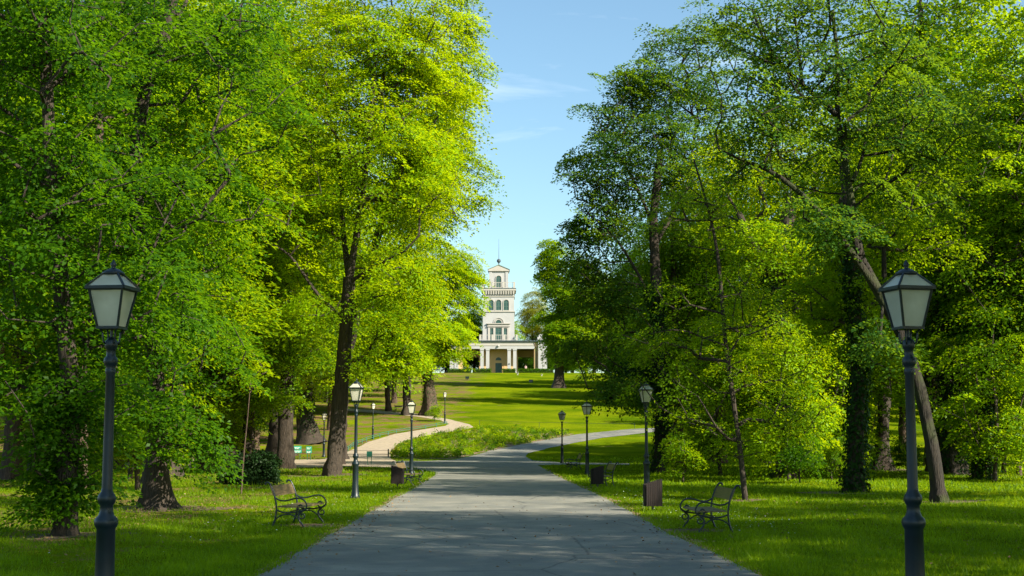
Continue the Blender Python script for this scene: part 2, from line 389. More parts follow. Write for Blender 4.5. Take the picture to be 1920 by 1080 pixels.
def trunk_mesh(chains, nside=14, flare=0.5):
    "chains: list of lists of (x,y,z,r); first starts at the ground"
    m_ = MB(); nodes = []
    for ci, ch in enumerate(chains):
        P0 = np.array([c[:3] for c in ch], float); r0 = np.array([c[3] for c in ch], float)
        seg = np.r_[0, np.cumsum(np.linalg.norm(np.diff(P0, axis=0), axis=1))]
        k = max(4, int(seg[-1]/0.45)); s = np.linspace(0, seg[-1], k+1)
        if ci == 0: s = np.unique(np.r_[s, 0.12, 0.25])
        pp = np.stack([np.interp(s, seg, P0[:, j]) for j in range(3)], 1); rr = np.interp(s, seg, r0)
        for _ in range(2):
            q = pp.copy(); q[1:-1] = (pp[:-2] + 2*pp[1:-1] + pp[2:])/4; pp = q
        wob = np.cumsum(R.normal(0, 0.012, (len(s), 3)), 0); wob[:, 2] = 0; wob -= wob[0]; pp = pp + wob*min(1, rr[0]*4)
        rr = rr*(1 + 0.06*R.normal(0, 1, len(s)))
        b = len(m_.v); ph = R.uniform(0, 6.28, 3); nb = random.choice([4, 5, 6]); ns = nside if rr[0] > 0.08 else 7
        for i in range(len(s)):
            t_ = pp[min(i+1, len(s)-1)] - pp[max(i-1, 0)]; t_ /= np.linalg.norm(t_)
            u = np.cross(t_, [0, 1, 0.01]); u /= np.linalg.norm(u); w_ = np.cross(t_, u)
            fl = flare*math.exp(-s[i]/(rr[0]*1.3)) if ci == 0 else 0
            for kk in range(ns):
                a = 2*math.pi*kk/ns
                rad_ = rr[i]*(1 + 0.07*math.sin(3*a+ph[0]+s[i]*0.6) + 0.05*math.sin(7*a+ph[1]+s[i]*0.3) + fl*(1 + 0.7*math.sin(nb*a+ph[2])))
                m_.v.append(tuple(pp[i] + (u*math.cos(a) + w_*math.sin(a))*rad_))
        for i in range(len(s)-1):
            for kk in range(ns):
                k2 = (kk+1) % ns; m_.f.append((b+i*ns+kk, b+i*ns+k2, b+(i+1)*ns+k2, b+(i+1)*ns+kk))
        nodes.append(np.c_[pp, rr])
    return m_, np.concatenate(nodes)

def grow(nodes, att, min_z):
    "join every leaf cluster to the nearest lower/inner bit of wood"
    P_ = [tuple(x[:3]) for x in nodes if x[2] > min_z]; cap = [x[3] for x in nodes if x[2] > min_z]
    arr = np.zeros((len(P_) + len(att)*9, 3)); arr[:len(P_)] = P_; nn = len(P_); base = nn
    par = [-1]*nn; wt = [0.0]*nn; dep = np.zeros(len(arr))
    T_ = arr[:nn]; dist = np.min(np.linalg.norm(att[:, None, :] - T_[None], axis=2), axis=1)
    for ai in np.argsort(dist):
        a = att[ai]; d = a - arr[:nn]; L = np.linalg.norm(d, axis=1)
        cost = L + 0.9*np.maximum(0, -d[:, 2] + 0.25*L) + 0.05*dep[:nn]
        j = int(np.argmin(cost)); p = arr[j]; l = L[j]; k = min(7, max(1, int(l/0.7)))
        pj = j
        for s in range(1, k+1):
            t_ = s/k; q = p + (a-p)*t_; q = q + np.array([0, 0, 1])*0.13*l*math.sin(math.pi*t_)
            if s < k: q = q + R.normal(0, 0.05*l/k + 0.03, 3)
            arr[nn] = q; dep[nn] = dep[pj] + 1; par.append(pj); wt.append(0.0); pj = nn; nn += 1
        wt[pj] += 1.0
    for i in range(nn-1, -1, -1):
        if par[i] >= 0: wt[par[i]] += wt[i]
    par = np.array(par); wt = np.array(wt); r = 0.011*np.power(np.maximum(wt, 1), 0.52)
    r[:base] = np.minimum(r[:base], np.array(cap)*0.8)
    i = np.where(par >= 0)[0]; A, B = arr[par[i]], arr[i]; ra, rb = np.minimum(r[par[i]], r[i]*1.35), r[i]
    t_ = unit(B - A); up = np.where(np.abs(t_[:, 2:3]) > 0.9, np.array([[1.0, 0, 0]]), np.array([[0, 0, 1.0]]))
    u = unit(np.cross(t_, up)); w_ = np.cross(t_, u); ns = 5; V = []
    for k in range(ns):
        a = 2*math.pi*k/ns; o = u*math.cos(a) + w_*math.sin(a)
        V.append(A + o*ra[:, None]); V.append(B + t_*rb[:, None]*0.5 + o*rb[:, None])
    V = np.stack(V, 1); m_ = len(i); basei = (np.arange(m_)*2*ns)[:, None]
    q = np.stack([np.stack([2*k, 2*((k+1) % ns), 2*((k+1) % ns)+1, 2*k+1]) for k in range(ns)])
    Qd = (basei[:, :, None] + q[None]).reshape(-1, 4)
    return V.reshape(-1, 3), Qd

def tree(name, label, cat, base, chains, blobs, leaf='mid', per=70, spread=0.8, size=0.12, bark=None, group=None,
         flare=0.5, min_z=1.5, ivy=0.0, low=0, trunk_ns=14):
    "chains/blobs in metres relative to base"
    root = empty(name, base); tag(root, label, cat, group)
    bark = bark or BARK
    tm, nodes = trunk_mesh(chains, trunk_ns, flare); tm.build('trunk', bark, root, smooth=True)
    att = blob_points(blobs)
    if low:                                   # leafy shoots straight off the trunk
        k = R.integers(0, len(nodes), low); e = nodes[k, :3] + R.normal(0, 0.55, (low, 3)); e = e[e[:, 2] > 0.5]; att = np.r_[att, e]
    att = att[att[:, 2] > 0.4]
    V, q = grow(nodes, att, min_z); link('branches', np_mesh('branches', V, q), bark, root, smooth=True)
    ctr = nodes[:, :3]; near = ctr[np.argmin(np.linalg.norm(att[:, None] - ctr[None], axis=2), axis=1)]
    outd = unit((att - near)*np.array([1, 1, 0.5]))
    V, q, tn = clusters(att, outd, per, spread, size)
    link('crown', np_mesh('crown', V, q, tn), LEAF[leaf], root)
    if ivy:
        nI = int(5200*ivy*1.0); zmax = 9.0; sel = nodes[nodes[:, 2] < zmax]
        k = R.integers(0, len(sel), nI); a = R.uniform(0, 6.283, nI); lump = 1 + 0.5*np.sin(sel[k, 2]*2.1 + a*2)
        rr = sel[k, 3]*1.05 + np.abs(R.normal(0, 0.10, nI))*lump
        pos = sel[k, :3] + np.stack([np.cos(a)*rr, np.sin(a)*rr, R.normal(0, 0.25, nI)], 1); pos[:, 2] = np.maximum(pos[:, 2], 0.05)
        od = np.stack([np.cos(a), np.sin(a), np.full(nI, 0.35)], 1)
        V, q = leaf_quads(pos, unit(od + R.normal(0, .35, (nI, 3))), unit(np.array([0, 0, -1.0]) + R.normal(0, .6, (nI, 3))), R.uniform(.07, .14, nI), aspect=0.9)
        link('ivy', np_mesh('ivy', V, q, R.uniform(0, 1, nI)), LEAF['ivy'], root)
    return root

def rel(pts, base): return [(p[0]-base[0], p[1]-base[1], p[2]-base[2]) for p in pts]
def chain(base, Y, pix, r0, r1, dy=0.0):
    "trunk or limb through photo pixels at depth Y (dy: how far it wanders in depth)"
    n_ = len(pix); o = []
    for i, (px, py) in enumerate(pix):
        p = P(px, py, Y + dy*i/max(1, n_-1)); o.append((p[0]-base[0], p[1]-base[1], p[2]-base[2], r0 + (r1-r0)*(i/max(1, n_-1))**0.8))
    return o
def blob(base, px, py, Y, rx, ry, rz, n_):
    p = P(px, py, Y); return (p[0]-base[0], p[1]-base[1], p[2]-base[2], rx, ry, rz, n_)
def ground_start(ch):   # force the first point onto the base
    ch[0] = (0, 0, -0.15, ch[0][3]); return ch
# ------------------------------------------------------------------ the trees one can tell apart
def bare(px, py): return G(px, py)
b0 = bare(622, 892); Y = b0.y
tree('leaning_tree', 'bright lime tree whose dark slender trunk leans right, beside the gravel crossing', 'tree', b0,
  [ground_start(chain(b0, Y, [(622,892),(632,790),(645,690),(651,590),(655,520)], 0.38, 0.28)),
   chain(b0, Y, [(655,520),(642,430),(640,340),(628,240)], 0.17, 0.06, 1.5), chain(b0, Y, [(655,520),(672,430),(684,350),(692,250),(700,120)], 0.2, 0.07, -1),
   chain(b0, Y, [(650,600),(600,560),(540,470),(500,455)], 0.11, 0.04, -2), chain(b0, Y, [(655,530),(700,500),(760,470)], 0.10, 0.04, -2)],
  [blob(b0, 660, 150, Y, 5.0, 4.5, 5.5, 420), blob(b0, 750, 330, Y, 3.3, 3.5, 5.0, 260), blob(b0, 560, 400, Y, 2.6, 3.0, 3.2, 130),
   blob(b0, 760, 560, Y-1, 2.4, 3.0, 2.4, 110), blob(b0, 560, 590, Y-1, 1.7, 2.2, 1.4, 45), blob(b0, 800, 60, Y, 2.4, 3.5, 4.0, 120),
   blob(b0, 830, 210, Y+2, 1.7, 2.5, 3.2, 80), blob(b0, 735, 668, Y-1, 1.7, 1.8, 1.0, 42)], 'lime', 95, 0.80, 0.145, BARK, flare=0.35, min_z=4)

b0 = bare(530, 854); Y = b0.y
tree('broad_tree', 'thick reddish trunk flaring at the foot beside the two green arrow signs', 'tree', b0,
  [ground_start(chain(b0, Y, [(530,854),(536,800),(541,740),(548,680),(560,600)], 0.62, 0.42)),
   chain(b0, Y, [(548,690),(575,660),(620,620),(660,600)], 0.2, 0.07, -3), chain(b0, Y, [(560,600),(590,520),(600,420)], 0.3, 0.1, 2)],
  [blob(b0, 560, 520, Y, 6, 5, 6, 330), blob(b0, 700, 610, Y-2, 4.2, 4, 2.8, 160), blob(b0, 480, 640, Y-2, 4, 4, 2.6, 110), blob(b0, 590, 330, Y, 6, 5, 6, 200)],
  'lime', 90, 0.95, 0.19, BARK_RED, flare=0.7, min_z=4)

b0 = bare(582, 832); Y = b0.y
tree('old_tree', 'dark spreading tree trunk on the lawn behind the green arrow signs', 'tree', b0,
  [ground_start(chain(b0, Y, [(582,832),(576,790),(574,740),(590,690),(620,650)], 0.75, 0.3))],
  [blob(b0, 600, 560, Y, 6.5, 5, 5.5, 260), blob(b0, 640, 690, Y-2, 3.4, 3, 1.7, 60)], 'mid', 85, 1.0, 0.21, BARK, flare=0.9, min_z=4, ivy=0.7)

b0 = bare(467, 884); Y = b0.y
tree('park_tree', 'straight brown trunk rising behind the dark yew bush', 'tree', b0,
  [ground_start(chain(b0, Y, [(467,884),(467,800),(470,700),(478,600),(480,500),(470,380),(450,250)], 0.38, 0.14)),
   chain(b0, Y, [(478,600),(520,520),(560,400)], 0.12, 0.05, 2)],
  [blob(b0, 460, 300, Y, 5.0, 5, 6.0, 380), blob(b0, 400, 560, Y-1, 2.8, 3, 2.4, 120), blob(b0, 520, 640, Y-1, 2.8, 3, 1.8, 110), blob(b0, 430, 690, Y-1, 2.4, 2, 1.6, 70), blob(b0, 500, 740, Y-2, 1.6, 1.6, .6, 26)],
  'mid', 95, 0.85, 0.15, BARK, min_z=3.5)

b0 = bare(397, 872); Y = b0.y
tree('limbed_tree', 'dark trunk with a long crooked upper limb arching right, left of the yew bush', 'tree', b0,
  [ground_start(chain(b0, Y, [(397,872),(401,760),(410,650),(406,520),(405,480),(432,300),(446,215)], 0.44, 0.24)),
   chain(b0, Y, [(446,215),(475,185),(515,148),(545,126),(590,127),(640,132)], 0.20, 0.07, -2),
   chain(b0, Y, [(515,148),(535,110),(548,40),(560,-20)], 0.10, 0.05, 0), chain(b0, Y, [(446,215),(470,110),(520,20),(560,-10)], 0.2, 0.08, -3)],
  [blob(b0, 420, 180, Y+3, 6.5, 5, 8.0, 380), blob(b0, 350, 500, Y, 4, 4, 4.0, 150), blob(b0, 360, 690, Y-2, 3, 3, 1.9, 70), blob(b0, 560, 60, Y+1, 4, 4, 4, 120)],
  'mid', 95, 0.95, 0.18, BARK, min_z=4)

b0 = bare(296, 955); Y = b0.y
tree('flared_tree', 'stout dark trunk with spreading roots between the nearest left lamp and the left bench', 'tree', b0,
  [ground_start(chain(b0, Y, [(296,958),(296,880),(296,790),(288,650),(262,480),(250,330),(268,190),(300,90),(332,-20)], 0.30, 0.13)),
   chain(b0, Y, [(268,190),(320,60),(350,0)], 0.07, 0.04, 0.5), chain(b0, Y, [(262,480),(330,430),(400,400)], 0.06, 0.03, -1.5)],
  [blob(b0, 330, 100, Y, 3.6, 3, 3.6, 220), blob(b0, 280, 400, Y, 3.2, 2.8, 2.0, 120), blob(b0, 340, 600, Y-1, 2.1, 2.0, 1.3, 65),
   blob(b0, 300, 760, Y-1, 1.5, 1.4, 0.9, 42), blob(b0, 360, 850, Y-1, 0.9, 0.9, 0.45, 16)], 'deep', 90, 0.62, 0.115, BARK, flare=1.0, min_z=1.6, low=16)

b0 = bare(122, 1004); Y = b0.y
tree('nearest_tree', 'nearest left tree, trunk wrapped in leafy shoots, just left of the nearest left lamp', 'tree', b0,
  [ground_start(chain(b0, Y, [(122,1004),(126,900),(135,800),(128,650),(110,480),(95,300),(90,100),(80,-60)], 0.21, 0.10)),
   chain(b0, Y, [(126,860),(150,800),(160,720),(165,600)], 0.07, 0.04, 0.3)],
  [blob(b0, 60, 100, Y, 2.8, 2.4, 2.6, 150), blob(b0, 110, 400, Y, 2.6, 2.0, 1.7, 95), blob(b0, 40, 640, Y, 1.4, 1.6, 1.1, 45), blob(b0, 250, 560, Y+1, 1.1, 1.4, 1.2, 45),
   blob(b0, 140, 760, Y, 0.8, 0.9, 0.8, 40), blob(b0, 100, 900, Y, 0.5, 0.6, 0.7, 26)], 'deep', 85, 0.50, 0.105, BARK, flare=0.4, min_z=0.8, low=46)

b0 = bare(152, 925); Y = b0.y
tree('tall_pine', 'tall thin straight trunk rising behind the nearest left lamp to the top of the frame', 'tree', b0,
  [ground_start(chain(b0, Y, [(152,925),(158,700),(164,600),(178,420),(187,250),(190,100),(192,-80)], 0.20, 0.13)),
   chain(b0, Y, [(187,170),(130,190),(60,185),(0,215)], 0.06, 0.03, -1), chain(b0, Y, [(188,70),(130,60),(70,90),(0,82)], 0.06, 0.03, -1), chain(b0, Y, [(185,330),(130,350),(60,345)], 0.05, 0.03, -1)],
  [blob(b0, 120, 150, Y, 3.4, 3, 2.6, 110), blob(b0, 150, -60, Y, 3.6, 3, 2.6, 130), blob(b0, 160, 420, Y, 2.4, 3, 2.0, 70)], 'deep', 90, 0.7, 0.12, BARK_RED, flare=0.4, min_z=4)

b0 = bare(806, 779); Y = b0.y
tree('hillside_tree', 'massive bright tree on the slope where the gravel path turns behind its lamp', 'tree', b0,
  [ground_start(chain(b0, Y, [(806,779),(805,740),(800,690),(790,600),(780,480)], 0.85, 0.3))],
  [blob(b0, 800, 560, Y, 5.4, 5, 7.5, 420), blob(b0, 862, 520, Y, 2.9, 3.5, 4.2, 140), blob(b0, 755, 670, Y-2, 4.2, 4, 2.6, 130), blob(b0, 850, 635, Y-1, 2.5, 3, 2.4, 80), blob(b0, 780, 380, Y, 4.8, 4, 5, 160)],
  'lime', 95, 1.0, 0.23, BARK_RED, flare=0.6, min_z=3, ivy=0.5)
b0 = bare(762, 778); Y = b0.y
tree('shaded_tree', 'dark trunk in deep shade on the slope just left of the massive bright tree', 'tree', b0,
  [ground_start(chain(b0, Y, [(762,778),(762,740),(758,690),(750,600)], 0.5, 0.3))],
  [blob(b0, 720, 560, Y+2, 6, 5, 7, 300), blob(b0, 820, 300, Y+4, 4.2, 4, 6.5, 200)], 'mid', 90, 1.05, 0.24, BARK, min_z=4)
b0 = Vector((-10.9, 90, tz(-10.9, 90)))
tree('edge_tree', 'high crown at the left edge of the open sky, dark outer sprays against blue', 'tree', b0,
  [[(0,0,-0.2,0.4),(0.4,-1,6,0.32),(2.4,-3,13,0.24),(4.6,-5,20,0.16),(6,-6,27,0.08)]],
  [blob(b0, 850, 150, 84, 2.0, 3, 8.0, 170), blob(b0, 800, 330, 84, 2.6, 3, 7.5, 200), blob(b0, 885, 45, 84, 1.0, 1.4, 1.6, 12), blob(b0, 895, 135, 84, 1.1, 1.2, 0.8, 10),
   blob(b0, 893, 330, 84, 1.1, 1.3, 1.5, 14), blob(b0, 885, 385, 84, 1.2, 1.3, 0.8, 11)], 'mid', 70, 0.75, 0.17, BARK, min_z=9)

# right bank
b0 = bare(1763, 942); Y = b0.y
tree('forked_tree', 'mossy leaning trunk behind the nearest right lamp, forking high into crooked limbs', 'tree', b0,
  [ground_start(chain(b0, Y, [(1763,942),(1755,880),(1745,820),(1725,720),(1700,640),(1650,550),(1612,480)], 0.21, 0.13, 0)),
   chain(b0, Y, [(1612,480),(1598,410),(1594,350),(1578,270),(1568,215),(1570,100),(1560,20)], 0.14, 0.05, 1),
   chain(b0, Y, [(1650,550),(1600,478),(1545,400),(1480,345),(1455,318),(1400,305),(1350,280)], 0.115, 0.035, -1.2),
   chain(b0, Y, [(1568,215),(1540,190),(1505,160),(1435,95),(1410,20)], 0.09, 0.035, 0.5), chain(b0, Y, [(1598,340),(1620,300),(1625,240)], 0.06, 0.03, 0.8),
   chain(b0, Y, [(1480,345),(1450,260),(1430,200)], 0.05, 0.025, -0.5), chain(b0, Y, [(1505,160),(1495,80),(1490,20)], 0.05, 0.025, -0.5)],
  [blob(b0, 1660, 640, Y-1, .9, .8, .8, 14), blob(b0, 1560, 430, Y-1, 1.5, 1.0, 1.0, 26), blob(b0, 1560, 110, Y, 3.6, 3.2, 2.8, 170), blob(b0, 1420, 230, Y, 1.9, 2.4, 2.0, 70), blob(b0, 1700, 260, Y+1, 2.4, 2.6, 2.6, 110), blob(b0, 1430, 40, Y, 1.6, 2, 1.4, 40)],
  'blue', 75, 0.60, 0.115, BARK_MOSS, flare=0.75, min_z=5.5)

b0 = bare(1398, 938); Y = b0.y
tree('young_tree', 'slender young tree with thin trunk and layered sprays just behind the right bench', 'tree', b0,
  [ground_start(chain(b0, Y, [(1398,938),(1388,850),(1372,740),(1358,640),(1350,520),(1340,440),(1322,370),(1300,300)], 0.085, 0.03))],
  [blob(b0, 1350, 560, Y, 2.4, 2.0, 2.1, 80), blob(b0, 1330, 730, Y, 2.1, 1.9, 1.1, 50), blob(b0, 1460, 640, Y-.5, 1.9, 1.8, 1.3, 46), blob(b0, 1310, 380, Y, 1.6, 1.5, 1.3, 34), blob(b0, 1480, 790, Y-.5, 1.1, 1.0, 0.6, 22),
   blob(b0, 1390, 840, Y+0.4, 0.9, 0.9, 0.45, 16), blob(b0, 1240, 650, Y+1, 1.2, 1.4, 0.8, 22)], 'mid', 55, 0.50, 0.085, BARK, flare=0.3, min_z=0.9, trunk_ns=9)

b0 = bare(1600, 924); Y = b0.y
tree('ivy_tree', 'upright trunk thickly clothed in dark ivy, between the young tree and the nearest right lamp', 'tree', b0,
  [ground_start(chain(b0, Y, [(1600,924),(1603,820),(1608,700),(1600,560),(1590,420),(1580,250)], 0.27, 0.16))],
  [blob(b0, 1650, 330, Y+2, 3.4, 3, 3.6, 180), blob(b0, 1560, 560, Y+1, 2.2, 2.4, 1.6, 80), blob(b0, 1640, 650, Y, 1.1, 1.2, 0.7, 22)], 'mid', 80, 0.65, 0.12, BARK, min_z=3.5, ivy=1.0)
b0 = bare(1655, 882); Y = b0.y
tree('root_flare_tree', 'trunk with wide root flare before the sunny clearing, left of the nearest right lamp', 'tree', b0,
  [ground_start(chain(b0, Y, [(1655,882),(1654,820),(1658,740),(1662,600),(1660,400)], 0.42, 0.25))],
  [blob(b0, 1660, 420, Y, 5, 5, 6, 300), blob(b0, 1680, 660, Y, 3, 3, 1.6, 60)], 'mid', 85, 0.85, 0.16, BARK, flare=1.0, min_z=4)
b0 = bare(1785, 892); Y = b0.y
tree('ivy_giant', 'broad double trunk smothered in almost black ivy, right of the nearest right lamp', 'tree', b0,
  [ground_start(chain(b0, Y, [(1785,892),(1782,800),(1775,650),(1770,450)], 0.55, 0.4)), chain(b0, Y+0.5, [(1800,888),(1812,780),(1812,640),(1820,450)], 0.35, 0.2)],
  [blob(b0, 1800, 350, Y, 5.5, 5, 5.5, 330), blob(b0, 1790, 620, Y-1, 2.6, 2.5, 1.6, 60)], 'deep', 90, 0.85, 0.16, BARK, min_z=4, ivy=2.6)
b0 = bare(1845, 898); Y = b0.y
tree('ivy_twin', 'ivy-grown trunk at the right edge of the dark grove, next to the sunlit lawn', 'tree', b0,
  [ground_start(chain(b0, Y, [(1845,898),(1846,800),(1852,680),(1870,500)], 0.36, 0.22))],
  [blob(b0, 1880, 330, Y, 5, 4, 5.5, 300), blob(b0, 1900, 560, Y, 3, 3, 2.4, 110), blob(b0, 1905, 700, Y, 1.8, 1.8, 0.8, 30)], 'mid', 85, 0.8, 0.15, BARK, min_z=4, ivy=1.7)
b0 = bare(1243, 888); Y = b0.y
tree('sky_edge_tree', 'airy tree with ivy trunk behind the second right lamp, its crown against the sky', 'tree', b0,
  [ground_start(chain(b0, Y, [(1243,888),(1245,800),(1240,700),(1235,560),(1225,420),(1240,280)], 0.42, 0.18)),
   chain(b0, Y, [(1235,600),(1200,520),(1150,440),(1100,400)], 0.10, 0.04, -1), chain(b0, Y, [(1228,460),(1290,350),(1310,200)], 0.12, 0.04, 1), chain(b0, Y, [(1225,420),(1180,320),(1130,260)], 0.10, 0.04, 0),
   chain(b0, Y, [(1240,760),(1215,700),(1190,690),(1160,700),(1140,740)], 0.06, 0.02, -2)],
  [blob(b0, 1240, 260, Y, 4.0, 3.6, 4.4, 260), blob(b0, 1125, 330, Y, 2.0, 2.2, 3.2, 90), blob(b0, 1140, 560, Y, 2.3, 2.6, 2.0, 90), blob(b0, 1120, 430, Y, 1.9, 2.2, 1.7, 60), blob(b0, 1195, 165, Y, 1.9, 2.2, 1.9, 55), blob(b0, 1090, 500, Y, 1.5, 2.0, 1.0, 30),
   blob(b0, 1165, 740, Y-2, 1.5, 1.6, 1.0, 32), blob(b0, 1310, 120, Y, 2.6, 2.8, 3.0, 120), blob(b0, 1120, 660, Y, 1.9, 2.0, 1.3, 45)], 'blue', 80, 0.72, 0.145, BARK, min_z=4, ivy=1.6)
b0 = bare(1472, 898); Y = b0.y
tree('broken_tree', 'heavy leaning trunk with a broken fork showing high between the layered sprays', 'tree', b0,
  [ground_start(chain(b0, Y, [(1472,898),(1466,780),(1455,660),(1450,560),(1462,470),(1478,400),(1480,370)], 0.45, 0.30)), chain(b0, Y, [(1452,560),(1430,490),(1400,440),(1385,400)], 0.22, 0.14, 1)],
  [blob(b0, 1455, 455, Y-2, 2.2, 1.6, 2.0, 60), blob(b0, 1460, 330, Y+3, 4.2, 4, 4.2, 190), blob(b0, 1400, 640, Y+1, 3.0, 3, 2.2, 110), blob(b0, 1500, 560, Y+2, 2.6, 3, 2, 80)], 'lime', 85, 0.8, 0.14, BARK, min_z=4, ivy=1.2)
b0 = bare(1565, 884); Y = b0.y
tree('ruddy_tree', 'reddish brown trunk just left of the ivy-clothed trunk on the right lawn', 'tree', b0,
  [ground_start(chain(b0, Y, [(1565,884),(1563,800),(1560,700),(1562,500)], 0.40, 0.25))],
  [blob(b0, 1560, 420, Y, 4.5, 4, 5, 260), blob(b0, 1550, 660, Y, 2.6, 2.6, 1.5, 55)], 'lime', 85, 0.85, 0.15, BARK_RED, min_z=4)
b0 = bare(1300, 868); Y = b0.y
tree('slim_tree', 'slim dark trunk between the second right lamp and the young tree', 'tree', b0,
  [ground_start(chain(b0, Y, [(1300,868),(1300,780),(1296,640),(1300,450)], 0.38, 0.2))],
  [blob(b0, 1310, 520, Y, 4.5, 4, 5.0, 280), blob(b0, 1250, 640, Y-1, 3.0, 3, 2.0, 80)], 'mid', 90, 0.9, 0.17, BARK, min_z=4)
b0 = bare(1048, 727); Y = b0.y
tree('lawn_tree', 'big dark tree standing alone on the upper lawn right of the pavilion', 'tree', b0,
  [ground_start(chain(b0, Y, [(1048,727),(1048,700),(1048,660),(1050,560)], 0.85, 0.6))],
  [blob(b0, 1080, 580, Y, 6.0, 6, 9.5, 420), blob(b0, 1032, 500, Y, 2.0, 3, 5.5, 90), blob(b0, 1052, 625, Y, 2.8, 4, 4.0, 110)], 'mid', 95, 1.25, 0.32, BARK, min_z=4)

# ------------------------------------------------------------------ the rest of the wood: a few kinds, copied
kinds = {}
def proto(key, name, chains, blobs, leaf, per, spread, size, bark, min_z, flare=.5):
    kinds[key] = (tree(name, None, None, Vector((0, -60, 0)), chains, blobs, leaf, per, spread, size, bark, flare=flare, min_z=min_z), [])
proto('tall', 'woodland_tree', [[(0,0,-.2,.42),(.3,0,5,.34),(.1,.2,12,.22),(.3,.2,20,.08)]], [(0,0,14,5,5,8,430),(1,0,7,3.6,3.6,2.6,90),(-2,-1,9,3,3,2.5,60)], 'mid', 85, 1.0, .2, BARK, 3.5)
proto('tall2', 'woodland_tree', [[(0,0,-.2,.36),(-.3,0,6,.28),(-.5,.2,12,.18),(-.6,.2,18,.08)]], [(0,0,12,4.4,4.4,7.5,360),(-1.5,-1,6,3,3,2.2,80)], 'lime', 85, 1.0, .2, BARK_RED, 3)
proto('airy', 'woodland_tree', [[(0,0,-.2,.36),(-.3,0,6,.28),(-.5,.2,12,.18),(-.6,.2,19,.08)]], [(0,0,13.5,5.2,5.2,7,230)], 'mid', 75, .70, .14, BARK, 4)
proto('skirt', 'woodland_tree', [[(0,0,-.2,.30),(.2,0,5,.22),(.1,.2,9,.14),(.3,.2,14,.06)]], [(0,0,8.5,4.2,4.2,5.8,330),(.5,-1,3.8,3.2,3.2,1.6,70)], 'mid', 85, .95, .18, BARK, 2)
proto('small', 'understory_tree', [[(0,0,-.1,.09),(.2,0,2.5,.07),(.1,.2,5,.04),(.3,.2,6.8,.02)]], [(0,0,3.9,2.5,2.5,2.8,150),(.4,.2,1.8,1.8,1.8,.9,30)], 'mid', 80, .62, .14, BARK, 1)
proto('tiny', 'shrub', [[(0,0,-.1,.05),(.1,0,1.0,.04),(.1,.1,2.2,.02)]], [(0,0,1.3,1.3,1.3,1.1,60)], 'mid', 70, .42, .11, BARK, .3)
def plant(key, x, y, s, leaf, label, cat, group, sz=None):
    root, used = kinds[key]
    o = root if not used else copy_tree(root); used.append(o)
    o.location = (x, y, tz(x, y) - 0.03); o.rotation_euler = (0, 0, random.uniform(0, 6.28)); o.scale = (s, s, (sz or s))
    for ch in o.children:
        if ch.name.startswith('crown'):
            ch.material_slots[0].link = 'OBJECT'; ch.material_slots[0].material = LEAF[leaf]
    adj = {'lime': 'bright yellow-green', 'mid': 'green', 'deep': 'dark green', 'rust': 'yellowish'}[leaf]
    tag(o, (adj + ' ' + label) if group else label, cat, group)
def field(spots, label, group, leaves, keys):
    for x, y in spots:
        k = random.choice(keys); s = random.uniform(.85, 1.15)
        plant(k, x, y, s, random.choice(leaves), label, 'tree', group, s*random.uniform(.9, 1.1))
def rows(y0, y1, dy, x0, fx, dx, side):
    o = []; y = y0
    while y < y1:
        x = x0(y) + random.uniform(0, 3)
        while x < fx*y + 7:
            o.append((side*(x + random.uniform(-1.6, 1.6)), y + random.uniform(-2.5, 2.5))); x += dx*random.uniform(.85, 1.2)
        y += dy
    return o
field([(-12.5,79),(-15,90),(-12.5,104),(-19,74)], 'tall tree closing the gap behind the slender leaning tree', 'trees behind the leaning tree', ['lime','mid'], ['tall','tall2'])
field(rows(62, 108, 11, lambda y: 15.5, .36, 7.5, -1), 'leafy tree in the left-hand wood behind the nearer trunks', 'trees of the left-hand wood', ['mid', 'mid', 'lime', 'deep'], ['tall', 'tall2', 'skirt'])
field(rows(134, 215, 13, lambda y: 19 if y < 150 else 16, .31, 8, -1), 'tree high on the wooded slope left of the lawn', 'trees on the left slope', ['mid', 'lime', 'deep'], ['tall', 'tall2', 'skirt'])
field(rows(84, 128, 11, lambda y: 14.5, .36, 7.5, 1), 'leafy tree in the right-hand wood behind the nearer trunks', 'trees of the right-hand wood', ['mid', 'lime', 'mid', 'deep'], ['tall', 'tall2', 'skirt'])
field(rows(140, 238, 13, lambda y: 33 if y < 170 else 15.5, .31, 8, 1), 'tree on the wooded slope right of the lawn', 'trees on the right slope', ['deep', 'mid', 'mid'], ['tall', 'skirt'])
field([(-36,318),(-28,310),(-21,316),(-14,312),(-30,330),(-20,328),(-10,320)], 'tree behind the pavilion on its left', 'trees behind the pavilion on the left', ['deep', 'mid'], ['tall', 'skirt'])
field([(12,318),(18,312),(26,318),(34,312),(14,330),(24,332)], 'tree behind the pavilion on its right', 'trees behind the pavilion on the right', ['mid', 'mid'], ['tall', 'skirt'])
plant('tall', 4.6, 308, .82, 'rust', 'yellowish tree directly behind the right side of the white tower', 'tree', None, .88)
plant('skirt', 8.5, 310, .9, 'lime', 'low bright tree seen between the yellowish tree and the right end of the pavilion', 'tree', None, .85)
plant('small', -3.0, 312, 1.1, 'mid', 'small tree seen through the left opening of the colonnade', 'tree', None)
plant('small', 2.5, 312, 1.1, 'mid', 'small bright tree seen through the right opening of the colonnade', 'tree', None)
